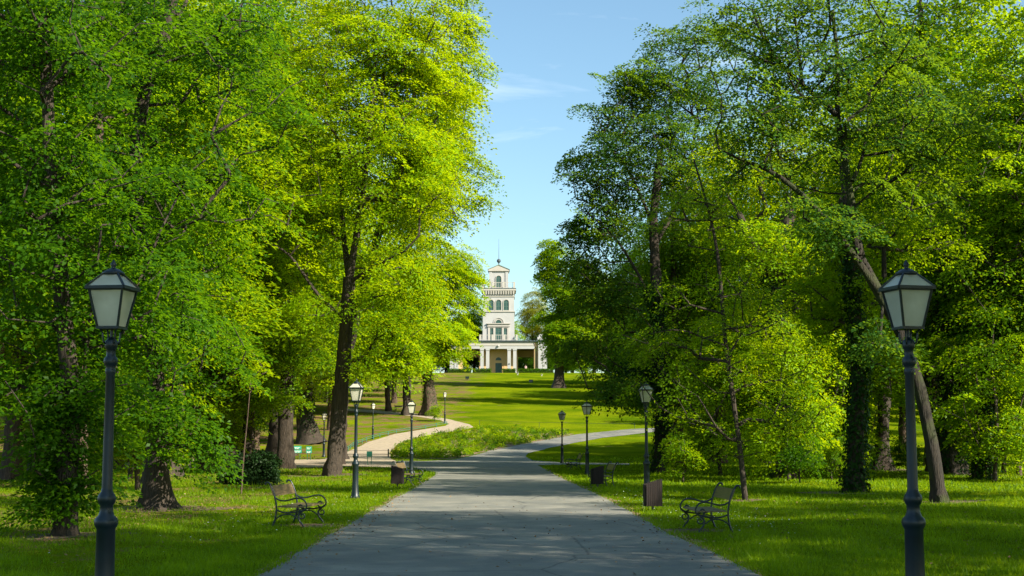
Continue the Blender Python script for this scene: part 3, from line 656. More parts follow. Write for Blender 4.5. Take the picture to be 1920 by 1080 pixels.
# edges of the view and trees that shade the near path
plant('tall', -14.5, 35, .8, 'deep', 'dark tree cut by the left edge of the frame, nearest the viewer', 'tree', None)
plant('tall2', -17, 46, 1, 'mid', 'reddish trunked tree cut by the left edge of the frame, behind the nearest one', 'tree', None)
plant('tall', -13.5, 54, .95, 'mid', 'tree behind the tall thin trunk at the top left', 'tree', None)
plant('tall2', -21, 60, 1, 'deep', 'dark tree deep in the wood at the far left', 'tree', None)
plant('tall', 21.6, 72, 1.3, 'mid', 'green tree behind the nearest right lamp, its crown filling the top right', 'tree', None)
plant('tall', 24, 60, 1, 'mid', 'tall tree at the right edge above the ivy-grown trunks', 'tree', None)
plant('tall', 20.5, 38, .9, 'deep', 'dark tree cut by the right edge of the frame', 'tree', None)
plant('skirt', 24, 66, 1, 'lime', 'bright tree at the far right by the sunlit lawn', 'tree', None)
plant('tall2', 9.8, 84, .95, 'mid', 'tree in the gap between the second right lamp and the heavy leaning trunk', 'tree', None)
field([(11.5,20),(11,13),(10,6),(18,19),(18,11),(12,-2),(15,3),(24,14),(27,22),(22,3)], 'tree shading the near path from the right, outside the view', 'trees near the viewer', ['mid'], ['airy', 'tall'])
field([(x, 306 + 5*math.sin(x)) for x in range(-44, 48, 6)], 'low tree of the green screen behind the pavilion', 'low trees behind the pavilion', ['mid', 'deep', 'mid'], ['skirt', 'small'])
for x in range(-44, 50, 3): plant('tiny', x, 302 + random.uniform(-1, 1), 2.1, 'deep', 'shrub of the undergrowth screen behind the pavilion', 'shrub', 'shrubs behind the pavilion')
for x, y, s, lf, lb in [(-12.5,48,1.,'mid','small leafy tree between the first lamp and the stout flared trunk'),(-16,60,1.1,'mid','small leafy tree behind the stout flared trunk'),(-15.2,74,1.1,'lime','small bright tree left of the straight brown trunk'),
    (-20,66,1.,'mid','small leafy tree deep at the far left'),(-13,27,.8,'deep','small dark leafy tree at the far left edge of the near lawn'),
    (9.6,66,1.0,'lime','small bright tree behind the second right lamp'),(11.2,58,1.0,'lime','small bright tree behind the right bench'),(14.2,62,1.05,'mid','small leafy tree left of the ivy-clothed trunk'),
    (19.5,58,1.0,'mid','small leafy tree behind the nearest right lamp'),(24,70,1.2,'lime','small bright tree by the sunlit lawn at the far right'),(17,78,1.2,'lime','small bright tree in front of the clearing')]:
    plant('small', x, y, s, lf, lb, 'tree', None)
for px, py, s, lf, lb in [(815,790,.8,'lime','bright shrub at the foot of the massive tree on the slope'),(1500,905,.8,'deep','dark shrub under the trees right of the young tree'),
    (1700,890,.7,'deep','dark shrub beside the wide root flare'),(1560,900,.7,'mid','low shrub left of the ivy-clothed trunk'),(1885,850,1.2,'lime','bright shrub at the sunlit lawn on the far right'),(1280,905,.8,'mid','low shrub at the foot of the ivy trunk behind the second right lamp')]:
    g = G(px, py); plant('tiny', g.x, g.y, s, lf, lb, 'shrub', None)
for s in (-1, 1):
    pass
# dark yew bush and staked sapling
b0 = G(478, 908)
y_ = empty('yew_bush', b0); tag(y_, 'dark spiky yew bush in front of the straight brown trunk', 'shrub')
att = blob_points([(0,0,.45,1.0,.9,.7,70),(.3,0,.7,.5,.5,.6,30),(-.5,.1,.3,.7,.6,.4,30)]); att = att[att[:,2] > .05]
nodes = np.array([[0,0,z,.03] for z in np.linspace(0,.8,5)])
V, q = grow(nodes, att, -1); link('branches', np_mesh('branches', V, q), BARK, y_)
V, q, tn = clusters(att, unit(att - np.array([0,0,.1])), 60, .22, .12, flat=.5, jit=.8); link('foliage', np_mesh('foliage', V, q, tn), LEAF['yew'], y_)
b0 = G(452, 928); Y = b0.y
tree('sapling', 'thin pale bare sapling stem leaning in front of the yew bush', 'sapling', b0,
  [ground_start(chain(b0, Y, [(452,928),(456,860),(463,800),(468,740),(470,710)], .030, .014))], [blob(b0, 472, 705, Y, .7, .7, .6, 14)], 'lime', 40, .35, .09, BARK_RED, flare=.1, trunk_ns=7)

# ------------------------------------------------------------------ grass, flowers, litter and bed planting
pl = [p[:2] for p in main_poly]
def scatter(n_, y0, y1, pw=1.6):
    u = R.uniform(0, 1, n_); a = 1 - pw; yy = (y0**a + u*(y1**a - y0**a))**(1/a)
    xx = R.uniform(-1, 1, n_)*(0.375*yy + 1.2); return xx, yy
BARE = [(G(px, py).x, G(px, py).y, r_) for px, py, r_ in ((122,1004,.75),(296,955,1.2),(622,892,1.3),(467,884,1.1),(1763,942,.8),(1600,924,1.0),(1398,938,.4),(1655,882,1.4),(1243,888,1.0),(1785,892,1.5))]
BARE += [(-4.05,29.1,.55),(3.4,27.6,.6),(3.0,51.2,.5)]
EARTH = simple('bare_earth', (.115,.075,.04), .95, var=.45, scale=4, bump=.6)
for bx_, by_, br_ in BARE:
    ph_ = random.uniform(0, 6.28); pg = [(bx_ + 1.5*br_*(1+.18*math.sin(3*a+ph_)+.1*math.sin(7*a))*math.cos(a), by_ + br_*(1+.18*math.sin(3*a+ph_)+.1*math.sin(7*a))*math.sin(a)) for a in np.linspace(0, 6.283, 28)[:-1]]
    sheet('bare_earth', pg, .006, EARTH, .5)
def blades(n_, y0, y1, h, wd, pw=1.6, clump=True):
    x, y = scatter(n_, y0, y1, pw)
    if clump:
        x = x + R.normal(0, .03, n_); 
    for poly in (main_bd, gravel_poly, bed_poly):
        xt = x + (np.sign(x)*R.uniform(-.02, .11, len(x)) if poly is main_bd else 0)      # turf creeping over the edge of the asphalt
        k = ~inside(xt, y, poly); x, y = x[k], y[k]
    for bx_, by_, br_ in BARE:                                                             # trodden earth round the trunks
        dd = np.hypot((x-bx_)/1.5, y-by_); k = dd > br_*R.uniform(.25, 1.15, len(x)); x, y = x[k], y[k]
    # thin out over the bare patches
    den = np.sin(x*.9+1)*np.sin(y*.5) + .6*np.sin(x*2.3+y*.9) + .4*np.sin(y*2.1-x)
    k = (R.uniform(0, 1, len(x)) < np.where(x < -5, .62 + .38*np.clip(den, -1, 1), 1.0)); x, y, den = x[k], y[k], den[k]
    m_ = len(x); z = terr(x, y); hh = h*R.lognormal(0, .40, m_)*(1 + .25*np.clip(den, -1, 1) + .35*np.sin(x*3.1+y*1.3)*np.sin(y*1.7-x*.8))*np.where(R.uniform(0,1,m_) < .01, 2.0, 1)
    a = R.uniform(0, 6.283, m_); ww = wd*(1 + y/45)*R.uniform(.7, 1.3, m_); ln = R.normal(0, .45, (m_, 2))*hh[:, None]
    V = np.empty((m_, 3, 3)); V[:, 0] = np.stack([x - np.cos(a)*ww, y - np.sin(a)*ww, z], 1); V[:, 1] = np.stack([x + np.cos(a)*ww, y + np.sin(a)*ww, z], 1)
    V[:, 2] = np.stack([x + ln[:, 0], y + ln[:, 1], z + hh], 1)
    f2 = np.sin(x*3.1+y*1.3)*np.sin(y*1.7-x*.8); tone = np.clip(.45 + .2*den + .2*f2 + R.normal(0, .24, m_), 0, 1); 
    return V.reshape(-1, 3), tone
Va, ta = blades(430000, 13.5, 48, .050, .006); Vb, tb = blades(170000, 46, 110, .06, .010, 1.4)
V = np.r_[Va, Vb]; tg = np.r_[ta, tb]
go_ = link('grass', np_mesh('grass', V, np.arange(len(V)).reshape(-1, 3), tg, tris=True), LEAF['grass']); tag(go_, kind='stuff', cat='grass', label='short green lawn grass on both sides of the path')

WHITE = simple('daisy_white', (.75, .75, .70), .7, var=.1)
def specks(name, n_, area, size, m, lift, label, cat, flat=.2):
    xs, ys = [], []
    for (cx, cy_, sx_, sy_, w_) in area:
        k = int(n_*w_); xs.append(R.normal(cx, sx_, k)); ys.append(R.normal(cy_, sy_, k))
    x = np.concatenate(xs); y = np.concatenate(ys)
    k = ~inside(x, y, main_bd) if lift > .03 else np.ones(len(x), bool); x, y = x[k], y[k]; m_ = len(x)
    pos = np.stack([x, y, terr(x, y) + lift*R.uniform(.6, 1.2, m_)], 1)
    V, q = leaf_quads(pos, unit(np.array([0,0,1.]) + R.normal(0, flat, (m_,3))), unit(R.normal(0,1,(m_,3))*[1,1,.1]), size*R.uniform(.6,1.3,m_), fold=.05, aspect=.9)
    o = link(name, np_mesh(name, V, q), m); tag(o, label, cat, kind='stuff')
specks('daisies', 620, [(3.9, 38, .6, 4, .35), (-4.9, 34, .8, 5, .3), (4.6, 31, .5, 3, .2), (-6, 44, 2, 6, .15)], .030, WHITE, .10, 'scattered tiny white daisies in the grass along the path', 'flowers')
LIT = simple('dry_leaf', (.20, .12, .05), .9, var=.5, scale=3)
specks('fallen_leaves', 5200, [(-9, 31, 2.2, 4, .34), (-9, 40, 3, 5, .2), (-3.1, 28, .22, 8, .10), (3.05, 28, .25, 8, .10), (8, 30, 3, 7, .18), (0, 26, 2.2, 7, .07)], .05, LIT, .028, 'dry brown leaves lying on the ground', 'leaf litter', .35)
# bed planting: low leafy clumps of several greens
def bed_plants(n_, key, name, label, per, sp, size, hh, lo, hi):
    xs = [p[0] for p in bed_poly]; ys = [p[1] for p in bed_poly]
    x = R.uniform(min(xs), max(xs), n_*4); y = R.uniform(min(ys), max(ys), n_*4); k = inside(x, y, bed_poly); x, y = x[k], y[k]
    dn = np.sin(x*.8+y*.3) + np.sin(y*.55 - x*.4); k = (dn > lo) & (dn < hi); x, y = x[k][:n_], y[k][:n_]
    c = np.stack([x, y, terr(x, y) + hh*R.uniform(.4, 1, len(x))], 1)
    V, q, tn = clusters(c, unit(R.normal(0, 1, c.shape)*[1,1,.2]), per, sp, size, flat=.7)
    o = link(name, np_mesh(name, V, q, tn), LEAF[key]); tag(o, label, 'ground cover', kind='stuff')
bed_plants(150, 'lime', 'bright_bed_plants', 'bright yellow-green leafy clumps planted in the bed', 50, .26, .14, .42, .2, 3)
bed_plants(170, 'deep', 'dark_bed_plants', 'dark green low clumps planted in the bed', 50, .28, .14, .36, -3, 3)
bed_plants(200, 'mid', 'green_bed_plants', 'mid green low clumps planted in the bed', 50, .28, .14, .40, -3, .9)
bed_plants(170, 'rust', 'rusty_bed_plants', 'dry reddish low plants in the bed', 34, .26, .12, .25, -3, 3)
# ------------------------------------------------------------------ street lamps
IRON = simple('cast_iron_paint', (0.004, 0.013, 0.018), 0.42, var=0.35, scale=5, bump=0.15)
FROST, n, b = mat('frosted_glass')
t = N(n, 'ShaderNodeTexCoord'); z = N(n, 'ShaderNodeTexNoise', Scale=4.0, Detail=4.0); n.links.new(t.outputs['Object'], z.inputs['Vector'])
r = ramp(n, [(0.3, (0.72, 0.71, 0.57)), (0.7, (0.90, 0.89, 0.77))]); n.links.new(z.outputs[0], r.inputs[0]); n.links.new(r.outputs[0], b.inputs['Base Color'])
b.inputs['Roughness'].default_value = 0.22
tr = N(n, 'ShaderNodeBsdfTranslucent'); n.links.new(r.outputs[0], tr.inputs['Color']); ms = N(n, 'ShaderNodeMixShader', Fac=0.5)
n.links.new(b.outputs[0], ms.inputs[1]); n.links.new(tr.outputs[0], ms.inputs[2]); n.links.new(ms.outputs[0], n.nodes['Material Output'].inputs[0])
def make_lamp():
    t = empty('street_lamp', (0, 0, 0))
    m = MB(); m.lathe([(.135,-.1),(.135,.06),(.118,.09),(.112,.16),(.098,.2),(.09,.5),(.086,.93),(.098,.95),(.108,.97),(.112,1.0),(.104,1.03),(.074,1.06),(.062,1.10),(.06,1.15),
        (.078,1.18),(.088,1.215),(.078,1.25),(.056,1.28),(.050,1.32),(.047,1.8),(.042,2.38),(.05,2.40),(.05,2.43),(.042,2.45),(.06,2.48),(.068,2.51),(.06,2.54),(.043,2.56),(.043,2.62),(.058,2.64),(.06,2.70),(.04,2.72),(.02,2.74)], 20)
    m.build('post', IRON, t, smooth=True)
    m = MB()
    for k in range(4):
        a = math.pi/4 + k*math.pi/2; c_, s_ = math.cos(a), math.sin(a)
        m.tube([(c_*r_, s_*r_, z_) for r_, z_ in ((.03,2.66),(.075,2.69),(.085,2.74),(.088,2.78),(.125,2.83))], .009, 6)
    m.tube([(0,0,2.7),(0,0,2.83)], .014, 6); m.build('bracket', IRON, t)
    zb, zt, hb, ht, he, zc, hc = 2.84, 3.19, .100, .162, .200, 3.345, .075
    m = MB(); m.frustum(.112, 2.815, .112, 2.84)
    # eave rail as four bars, so the glass roof stays open
    for k in range(4):
        a0 = math.pi/4 + k*math.pi/2; a1 = a0 + math.pi/2; q = math.sqrt(2)
        c = lambda h, a, z_: (h*q*math.cos(a), h*q*math.sin(a), z_)
        m.bar(c(he-.012, a0, 3.205), c(he-.012, a1, 3.205), .026, .030)
        m.bar(c(hb, a0, zb-.01), c(ht+.008, a0, zt+.01), .018, .018)
        m.bar(c(he-.010, a0, 3.215), c(hc, a0, zc), .017, .015)
        m.bar(c(ht, a0, zt-.004), c(ht, a1, zt-.004), .014, .014)
    m.build('lantern_frame', IRON, t)
    for k in range(4):
        M_ = Matrix.Rotation(k*math.pi/2, 4, 'Z')
        for nm, (h0, z0, h1, z1) in (('glass_pane', (hb-.004, zb, ht-.004, zt)), ('roof_pane', (he-.022, 3.216, hc-.006, zc-.004))):
            m = MB(); o_ = .004
            vs_ = [(-h0,-h0,z0),(h0,-h0,z0),(h1,-h1,z1),(-h1,-h1,z1),(-h0,-h0+o_,z0),(h0,-h0+o_,z0),(h1,-h1+o_,z1),(-h1,-h1+o_,z1)]
            m.add([M_ @ Vector(v) for v in vs_], [(0,1,2,3),(7,6,5,4),(0,4,5,1),(1,5,6,2),(2,6,7,3),(3,7,4,0)]); m.build(nm, FROST, t)
    m = MB(); m.lathe([(.095,3.335),(.105,3.345),(.105,3.36),(.085,3.372),(.055,3.392),(.024,3.402),(.018,3.412),(.026,3.425),(.027,3.445),(.014,3.462),(.004,3.485)], 14); m.build('finial_cap', IRON, t, smooth=True)
    return t
lamp0 = make_lamp(); used = []
LG = 'old style street lamps along the paths'
def lamp(pos, rz, label):
    o = lamp0 if not used else copy_tree(lamp0); used.append(1)
    o.location = pos; o.rotation_euler = (0, 0, rad(rz)); tag(o, label, 'street lamp', LG)
g1 = P(196, 1080, 13.55); lamp((g1.x, 13.55, tz(g1.x, 13.55)), -8, 'nearest left lamp, its creamy lantern in front of the leafy trunks')
g1 = P(1716, 1080, 13.55); lamp((g1.x, 13.55, tz(g1.x, 13.55)), 14, 'nearest right lamp, its greenish lantern in front of the mossy forked tree')
lamp(G(666, 934), -6, 'second lamp on the left, standing right of the leaning dark trunk')
lamp(G(1213, 931), 12, 'second lamp on the right, its foot behind the slatted bin')
lamp(G(771, 892), 2, 'third lamp on the left, beside the far bench and bin at the lawn corner')
lamp(G(1101, 890), 40, 'lamp just left of the bench that a bin half hides, right of the path')
lamp(G(1054, 869), 42, 'farthest lamp on the right, beside the far bench')
lamp(G(607, 857), 20, 'lamp peeking out left of the leaning dark trunk')
lamp(G(699, 823.5), 30, 'lamp on the small lawn behind the low green fence')
lamp(G(834, 794), 15, 'farthest lamp, uphill at the bend of the gravel path')

# ------------------------------------------------------------------ benches
BIRON = simple('bench_iron', (0.012, 0.020, 0.026), 0.35, var=0.3, scale=10)
def wood(name, c0, c1, sc=(2, 22, 22), rough=.55):
    m, n, b = mat(name); t = N(n, 'ShaderNodeTexCoord'); mp_ = N(n, 'ShaderNodeMapping'); mp_.inputs['Scale'].default_value = sc
    z = N(n, 'ShaderNodeTexNoise', Scale=1.6, Detail=7.0, Roughness=.65); n.links.new(t.outputs['Object'], mp_.inputs[0]); n.links.new(mp_.outputs[0], z.inputs['Vector'])
    r = ramp(n, [(.32, c0), (.68, c1)]); n.links.new(z.outputs[0], r.inputs[0]); n.links.new(r.outputs[0], b.inputs['Base Color']); b.inputs['Roughness'].default_value = rough
    bp = N(n, 'ShaderNodeBump', Strength=.4, Distance=.004); n.links.new(z.outputs[0], bp.inputs['Height']); n.links.new(bp.outputs[0], b.inputs['Normal']); return m
WOOD = wood('bench_wood', (.085, .06, .028), (.20, .145, .07), (22, 2, 22), .42)
WBIN = wood('bin_wood', (.007, .0045, .004), (.022, .013, .010), (22, 22, 1.5), .9)
def spiral(cx, cz, r0, r1, a0, turns, n_=22):
    return [(cx + (r0+(r1-r0)*i/n_)*math.cos(a0 + turns*6.283*i/n_), cz + (r0+(r1-r0)*i/n_)*math.sin(a0 + turns*6.283*i/n_)) for i in range(n_+1)]
def smooth_path(pts, k=6):
    o = []
    for i in range(len(pts)-1):
        p0, p1, p2, p3 = [np.array(pts[max(0, min(len(pts)-1, j))]) for j in (i-1, i, i+1, i+2)]
        for s in range(k):
            t_ = s/k; o.append(tuple(.5*((2*p1) + (-p0+p2)*t_ + (2*p0-5*p1+4*p2-p3)*t_**2 + (-p0+3*p1-3*p2+p3)*t_**3)))
    return o + [pts[-1]]
def make_bench():
    t = empty('park_bench', (0, 0, 0)); L = .76
    for s in (-1, 1):
        m = MB(); y = s*L
        def tb(p, r_): m.tube([(a, y, c) for a, c in p], r_, 7)
        tb(smooth_path([(-.12,-.02),(-.06,.12),(-.03,.36),(-.07,.60),(-.15,.80),(-.20,.86),(-.25,.86),(-.26,.82)]), .019)
        tb(smooth_path([(-.06,.57),(.03,.52),(.16,.51),(.32,.55),(.44,.56),(.53,.52),(.58,.44),(.57,.36),(.50,.31),(.43,.33),(.41,.39),(.45,.43),(.49,.41),(.48,.38)]), .016)
        tb(smooth_path([(-.03,.33),(.12,.28),(.30,.28),(.48,.31),(.56,.36)]), .016)
        tb(smooth_path([(-.09,.08),(.0,.18),(.12,.235),(.28,.235),(.40,.16)]), .013)
        tb(spiral(.50, .22, .085, .02, 1.5, 1.3), .013)
        tb(smooth_path([(.50,.30),(.42,.22),(.44,.12),(.50,.05),(.54,-.02)]), .018)
        m.build('side_frame', BIRON, t, smooth=True)
    m = MB()
    for k in range(4): m.box(.0+k*.135, .125+k*.135, -L-.02, L+.02, .372+.004*abs(k-1.5), .398+.004*abs(k-1.5))
    m.build('seat', WOOD, t)
    m = MB(); m.add([(-.095,-L-.02,.60),(-.070,-L-.02,.60),(-.150,-L-.02,.80),(-.175,-L-.02,.80),(-.095,L+.02,.60),(-.070,L+.02,.60),(-.150,L+.02,.80),(-.175,L+.02,.80)],
        [(0,1,2,3),(7,6,5,4),(0,4,5,1),(1,5,6,2),(2,6,7,3),(3,7,4,0)]); m.build('backrest', WOOD, t)
    m = MB(); m.tube([(.25,-L,.30),(.25,L,.30)], .012, 6); m.build('tie_rod', BIRON, t)
    return t
bench0 = make_bench(); bused = []
def bench(x, y, rz, label):
    o = bench0 if not bused else copy_tree(bench0); bused.append(1)
    o.location = (x, y, tz(x, y) + .01); o.rotation_euler = (0, 0, rad(rz)); tag(o, label, 'bench', 'park benches of iron and wood')
bench(-4.54, 29.2, -7, 'bench on the left lawn in front of the leaning dark trunk, brown back board')
bench(3.95, 27.6, 184, 'nearest bench on the right lawn, pale blue sheen on its seat')
bench(3.42, 51.2, 186, 'bench half hidden behind a slatted bin, right of the path')
bench(3.50, 76.5, 184, 'farthest bench on the right, beside the farthest right lamp')
bench(-4.05, 53.6, -8, 'bench at the lawn corner between the left bin and the third lamp')
g1 = G(752, 773); bench(g1.x, g1.y, -70, 'small distant bench on the slope under the shaded trees')

# ------------------------------------------------------------------ litter bins
def make_bin():
    t = empty('litter_bin', (0, 0, 0)); m = MB(); w_, d_ = .185, .15
    top = lambda x: .66 + .11*(x + w_)/(2*w_)
    def slat(x0, x1, y0, y1):
        z0 = .14 + random.uniform(-.006, .006); a, c_ = top(x0), top(x1)
        m.add([(x0,y0,z0),(x1,y0,z0),(x1,y1,z0),(x0,y1,z0),(x0,y0,a),(x1,y0,c_),(x1,y1,c_),(x0,y1,a)], [(0,3,2,1),(4,5,6,7),(0,1,5,4),(1,2,6,5),(2,3,7,6),(3,0,4,7)])
    nn = 8; p = 2*w_/nn
    for k in range(nn):
        for s in (-1, 1):
            y0 = s*d_ - .011 + random.uniform(-.003, .003); slat(-w_+k*p+.004, -w_+(k+1)*p-.004, y0, y0+.022)
    p = 2*(d_-.02)/6
    for k in range(6):
        for s in (-1, 1): x0 = s*(w_+.002) - (.0 if s > 0 else .022); slat(x0, x0+.022, -d_+.02+k*p+.004, -d_+.02+(k+1)*p-.004)
    m.build('slats', WBIN, t)
    m = MB(); m.box(-w_+.026, w_-.026, -d_+.018, d_-.018, .17, .60); m.build('liner', BIRON, t)
    m = MB(); m.tube([(0,0,-.1),(0,0,.18)], .028, 8); m.build('post', BIRON, t)
    return t
bin0 = make_bin()
def bin_(o, x, y, rz, label): o.location = (x, y, tz(x, y)); o.rotation_euler = (0, 0, rad(rz)); tag(o, label, 'litter bin', 'slatted wooden litter bins')
bin_(bin0, 3.37, 34.4, 6, 'dark slatted wooden bin in front of the second right lamp')
bin_(copy_tree(bin0), -4.02, 50.4, 172, 'slatted wooden bin on the left of the path, beside the far left bench')
bin_(copy_tree(bin0), 2.98, 50.2, 12, 'slatted wooden bin standing in front of a bench right of the path')

# ------------------------------------------------------------------ green signs
TEAL = simple('sign_green', (0.02, 0.30, 0.20), 0.4, var=.12, scale=3); TEALD = simple('sign_dark_green', (0.012, 0.11, 0.075), .4, var=.15, scale=3)
LETT = simple('sign_lettering', (.75, .8, .78), .5, var=.05)
def sign(name, pos, rz, boards, post_x, m_, label, zp):
    t = empty(name, pos, rad(rz)); tag(t, label, 'sign', None)
    for (x0, x1, z0, z1, arrow, lines) in boards:
        m = MB(); zm = (z0+z1)/2
        ol = [(x0,z0),(x1,z0),(x1+(.06 if arrow > 0 else 0),zm),(x1,z1),(x0,z1)] + ([(x0-.07,zm)] if arrow < 0 else [])
        m.prism(ol, -.012, .012); bd = m.build('board', m_, t)
        m = MB()
        for zl, segs in lines:
            for a, c_ in segs: m.box(x0+a, x0+c_, -.016, -.0125, zl, zl+.035)
        if lines: m.build('lettering', LETT, bd)
    for x in post_x: m = MB(); m.box(x-.018, x+.018, .014, .05, -.1, zp); m.build('post', TEALD, t)
sign('arrow_sign', G(557, 862.5), 2, [(-.30,.32,.50,.72,-1,[(.62,[(.1,.2),(.23,.42),(.45,.56)]),(.55,[(.12,.3),(.34,.5)])]), (-.30,.30,.76,1.0,-1,[(.88,[(.1,.28),(.31,.5)]),(.8,[(.15,.24),(.27,.4)])])], (-.15,.2), TEAL, 'green double board sign pointing left, left one of a pair on the far lawn', .98)
sign('arrow_sign', G(579, 863), -4, [(-.2,.2,.50,.72,0,[(.60,[(.05,.16),(.2,.35)]),(.54,[(.06,.3)])]), (-.2,.2,.75,.98,0,[(.86,[(.04,.2),(.24,.34)]),(.79,[(.06,.28)])])], (-.12,.1), TEAL, 'narrow green double board sign, right one of a pair on the far lawn', .96)
sign('notice_sign', G(692.5, 872), 0, [(-.17,.17,.50,.85,0,[])], (-.12,.12), TEALD, 'small dark green notice on two posts at the edge of the gravel crossing', .84)

# ------------------------------------------------------------------ low fences and barrier
FG = simple('fence_green', (.03, .14, .10), .5, var=.2)
def fence(name, pts, hgt, step, m_, r_, label, rails=(1.0,)):
    p0 = G(*pts[0]); t = empty(name, p0); tag(t, label, 'fence')
    W = [G(*p) for p in pts]; L = []
    for i in range(len(W)-1):
        k = max(1, round((W[i+1]-W[i]).length/step))
        L += [W[i] + (W[i+1]-W[i])*(j/k) for j in range(k)]
    L.append(W[-1]); L = [Vector((q.x, q.y, tz(q.x, q.y))) - p0 for q in L]
    for q in L: m = MB(); m.tube([q + Vector((0,0,-.1)), q + Vector((0,0,hgt+.03))], r_*1.7, 6); m.build('post', m_, t)
    for f in rails: m = MB(); m.tube([q + Vector((0,0,hgt*f)) for q in L], r_, 6); m.build('rail', m_, t)
fence('low_fence', [(637,855),(662,838),(687,828),(712,820),(743,813),(798,804.5),(838,797)], .38, 2.6, FG, .022, 'low green rail fence along the left edge of the rising gravel path', (1.0, .55))
fence('wire_fence', [(899,797.5),(1011,801),(1100,803),(1190,803)], .5, 5.5, BIRON, .013, 'thin dark rail fence along the foot of the big lawn')
g0 = G(649, 857); g3 = G(728, 857)
t = empty('path_barrier', g0); tag(t, 'low dark bar barrier across the mouth of the gravel path', 'barrier')
for q in (g0, g3): m = MB(); p = q - g0; m.tube([p + Vector((0,0,-.1)), p + Vector((0,0,.62))], .05, 8); m.build('post', BIRON, t)
m = MB(); m.tube([Vector((0,0,.22)), g3 - g0 + Vector((0,0,.22))], .03, 6); m.tube([Vector((0,0,.5)), g3 - g0 + Vector((0,0,.5))], .012, 6); m.build('bar', BIRON, t)
g1 = G(1911, 892); t = empty('stump_post', g1); tag(t, 'short reddish brown post in the grass at the far right edge', 'post')
m = MB(); m.lathe([(.15,-.05),(.14,.1),(.13,.42),(.10,.46)], 10); m.build('stump', BARK_RED, t)

# ------------------------------------------------------------------ pavilion with its tower, on top of the hill
def stucco(name, c, v=.06): 
    m = simple(name, c, .85, var=v, scale=.7, bump=.2); return m
WHITE_P = stucco('white_stucco', (.37, .37, .365)); CREAM = stucco('cream_stucco', (.60, .40, .19), .08); TRIM = stucco('trim_stone', (.40, .375, .335), .05)
DARKW = simple('window_dark_green', (.03, .075, .065), .25, var=.3, scale=2); ROOFM = simple('roof_sheet', (.05, .07, .08), .5, var=.2); WOODC = simple('dark_ceiling', (.07, .045, .03), .8, var=.2)
bx, by = -2.78, 291.0; bz = tz(bx, by)
B = empty('tower_pavilion', (bx, by, bz)); tag(B, 'white pavilion with columns and a three storey tower crowning the hill', 'building')
def pb(name, m_, *boxes, parent=None):
    m = MB()
    for q in boxes: m.box(*q)
    return m.build(name, m_, parent or B)
def arch(cx, z0, hw, zs, n_=12):
    return [(cx-hw, z0), (cx+hw, z0)] + [(cx + hw*math.cos(math.pi*i/n_), zs + hw*math.sin(math.pi*i/n_)) for i in range(n_+1)]
def ring(cx, zs, r0, r1, y0, y1, m, n_=14):
    for i in range(n_):
        a, c_ = math.pi*i/n_, math.pi*(i+1)/n_
        ol = [(cx+r0*math.cos(a), zs+r0*math.sin(a)), (cx+r1*math.cos(a), zs+r1*math.sin(a)), (cx+r1*math.cos(c_), zs+r1*math.sin(c_)), (cx+r0*math.cos(c_), zs+r0*math.sin(c_))]
        m.prism(ol, y0, y1)
TY = 3.2                                            # tower front, behind the porch columns
# tower shaft, tapering a little
m = MB(); h0, h1 = 3.38, 3.22
m.add([(-h0,TY,-.2),(h0,TY,-.2),(h0,TY+2*h0,-.2),(-h0,TY+2*h0,-.2),(-h1,TY+.1,17.0),(h1,TY+.1,17.0),(h1,TY+2*h1,17.0),(-h1,TY+2*h1,17.0)], [(0,3,2,1),(4,5,6,7),(0,1,5,4),(1,2,6,5),(2,3,7,6),(3,0,4,7)])
m.build('tower_shaft', WHITE_P, B)
pb('porch_wall', CREAM, (-4.0, 4.0, TY-.25, TY-.02, -.2, 6.5))
m = MB(); m.box(-3.40,3.40,TY-.10,TY+6.86,12.92,13.10); m.build('string_course', TRIM, B)
m = MB(); m.box(-3.36,3.36,TY-.05,TY+6.7,16.1,16.3); m.box(-3.38,3.38,TY-.10,TY+6.8,16.98,17.35); m.box(-3.62,3.62,TY-.35,TY+7.0,17.35,17.72)
for k in range(13): x = -3.1 + k*6.2/12; m.box(x-.12,x+.12,TY-.30,TY+.05,16.55,17.345)
m.build('cornice', TRIM, B)
pb('cornice_cap', ROOFM, (-3.66, 3.66, TY-.4, TY+7.05, 17.722, 17.85))
def baluster_rail(name, hx, y0, y1, z0, z1, npost, pw):
    m = MB()
    for k in range(npost):
        x = -hx + 2*hx*k/(npost-1); w_ = pw if k in (0, npost-1, npost//3, npost-1-npost//3) else .028
        m.box(x-w_, x+w_, y0-w_, y0+w_, z0, z1 + (.06 if w_ > .06 else -.08)); 
        if k in (0, npost-1): m.box(x-w_, x+w_, y1-w_, y1+w_, z0, z1+.06)
    for z in (z0+.1, z1-.08): m.box(-hx, hx, y0-.035, y0+.035, z, z+.09); m.box(-hx-.035, -hx+.035, y0, y1, z, z+.09); m.box(hx-.035, hx+.035, y0, y1, z, z+.09)
    m.build(name, TRIM, B)
baluster_rail('upper_balustrade', 3.25, TY-.05, TY+6.5, 17.85, 19.1, 19, .20)
baluster_rail('porch_balustrade', 3.75, .55, TY-.3, 6.78, 7.95, 19, .18)
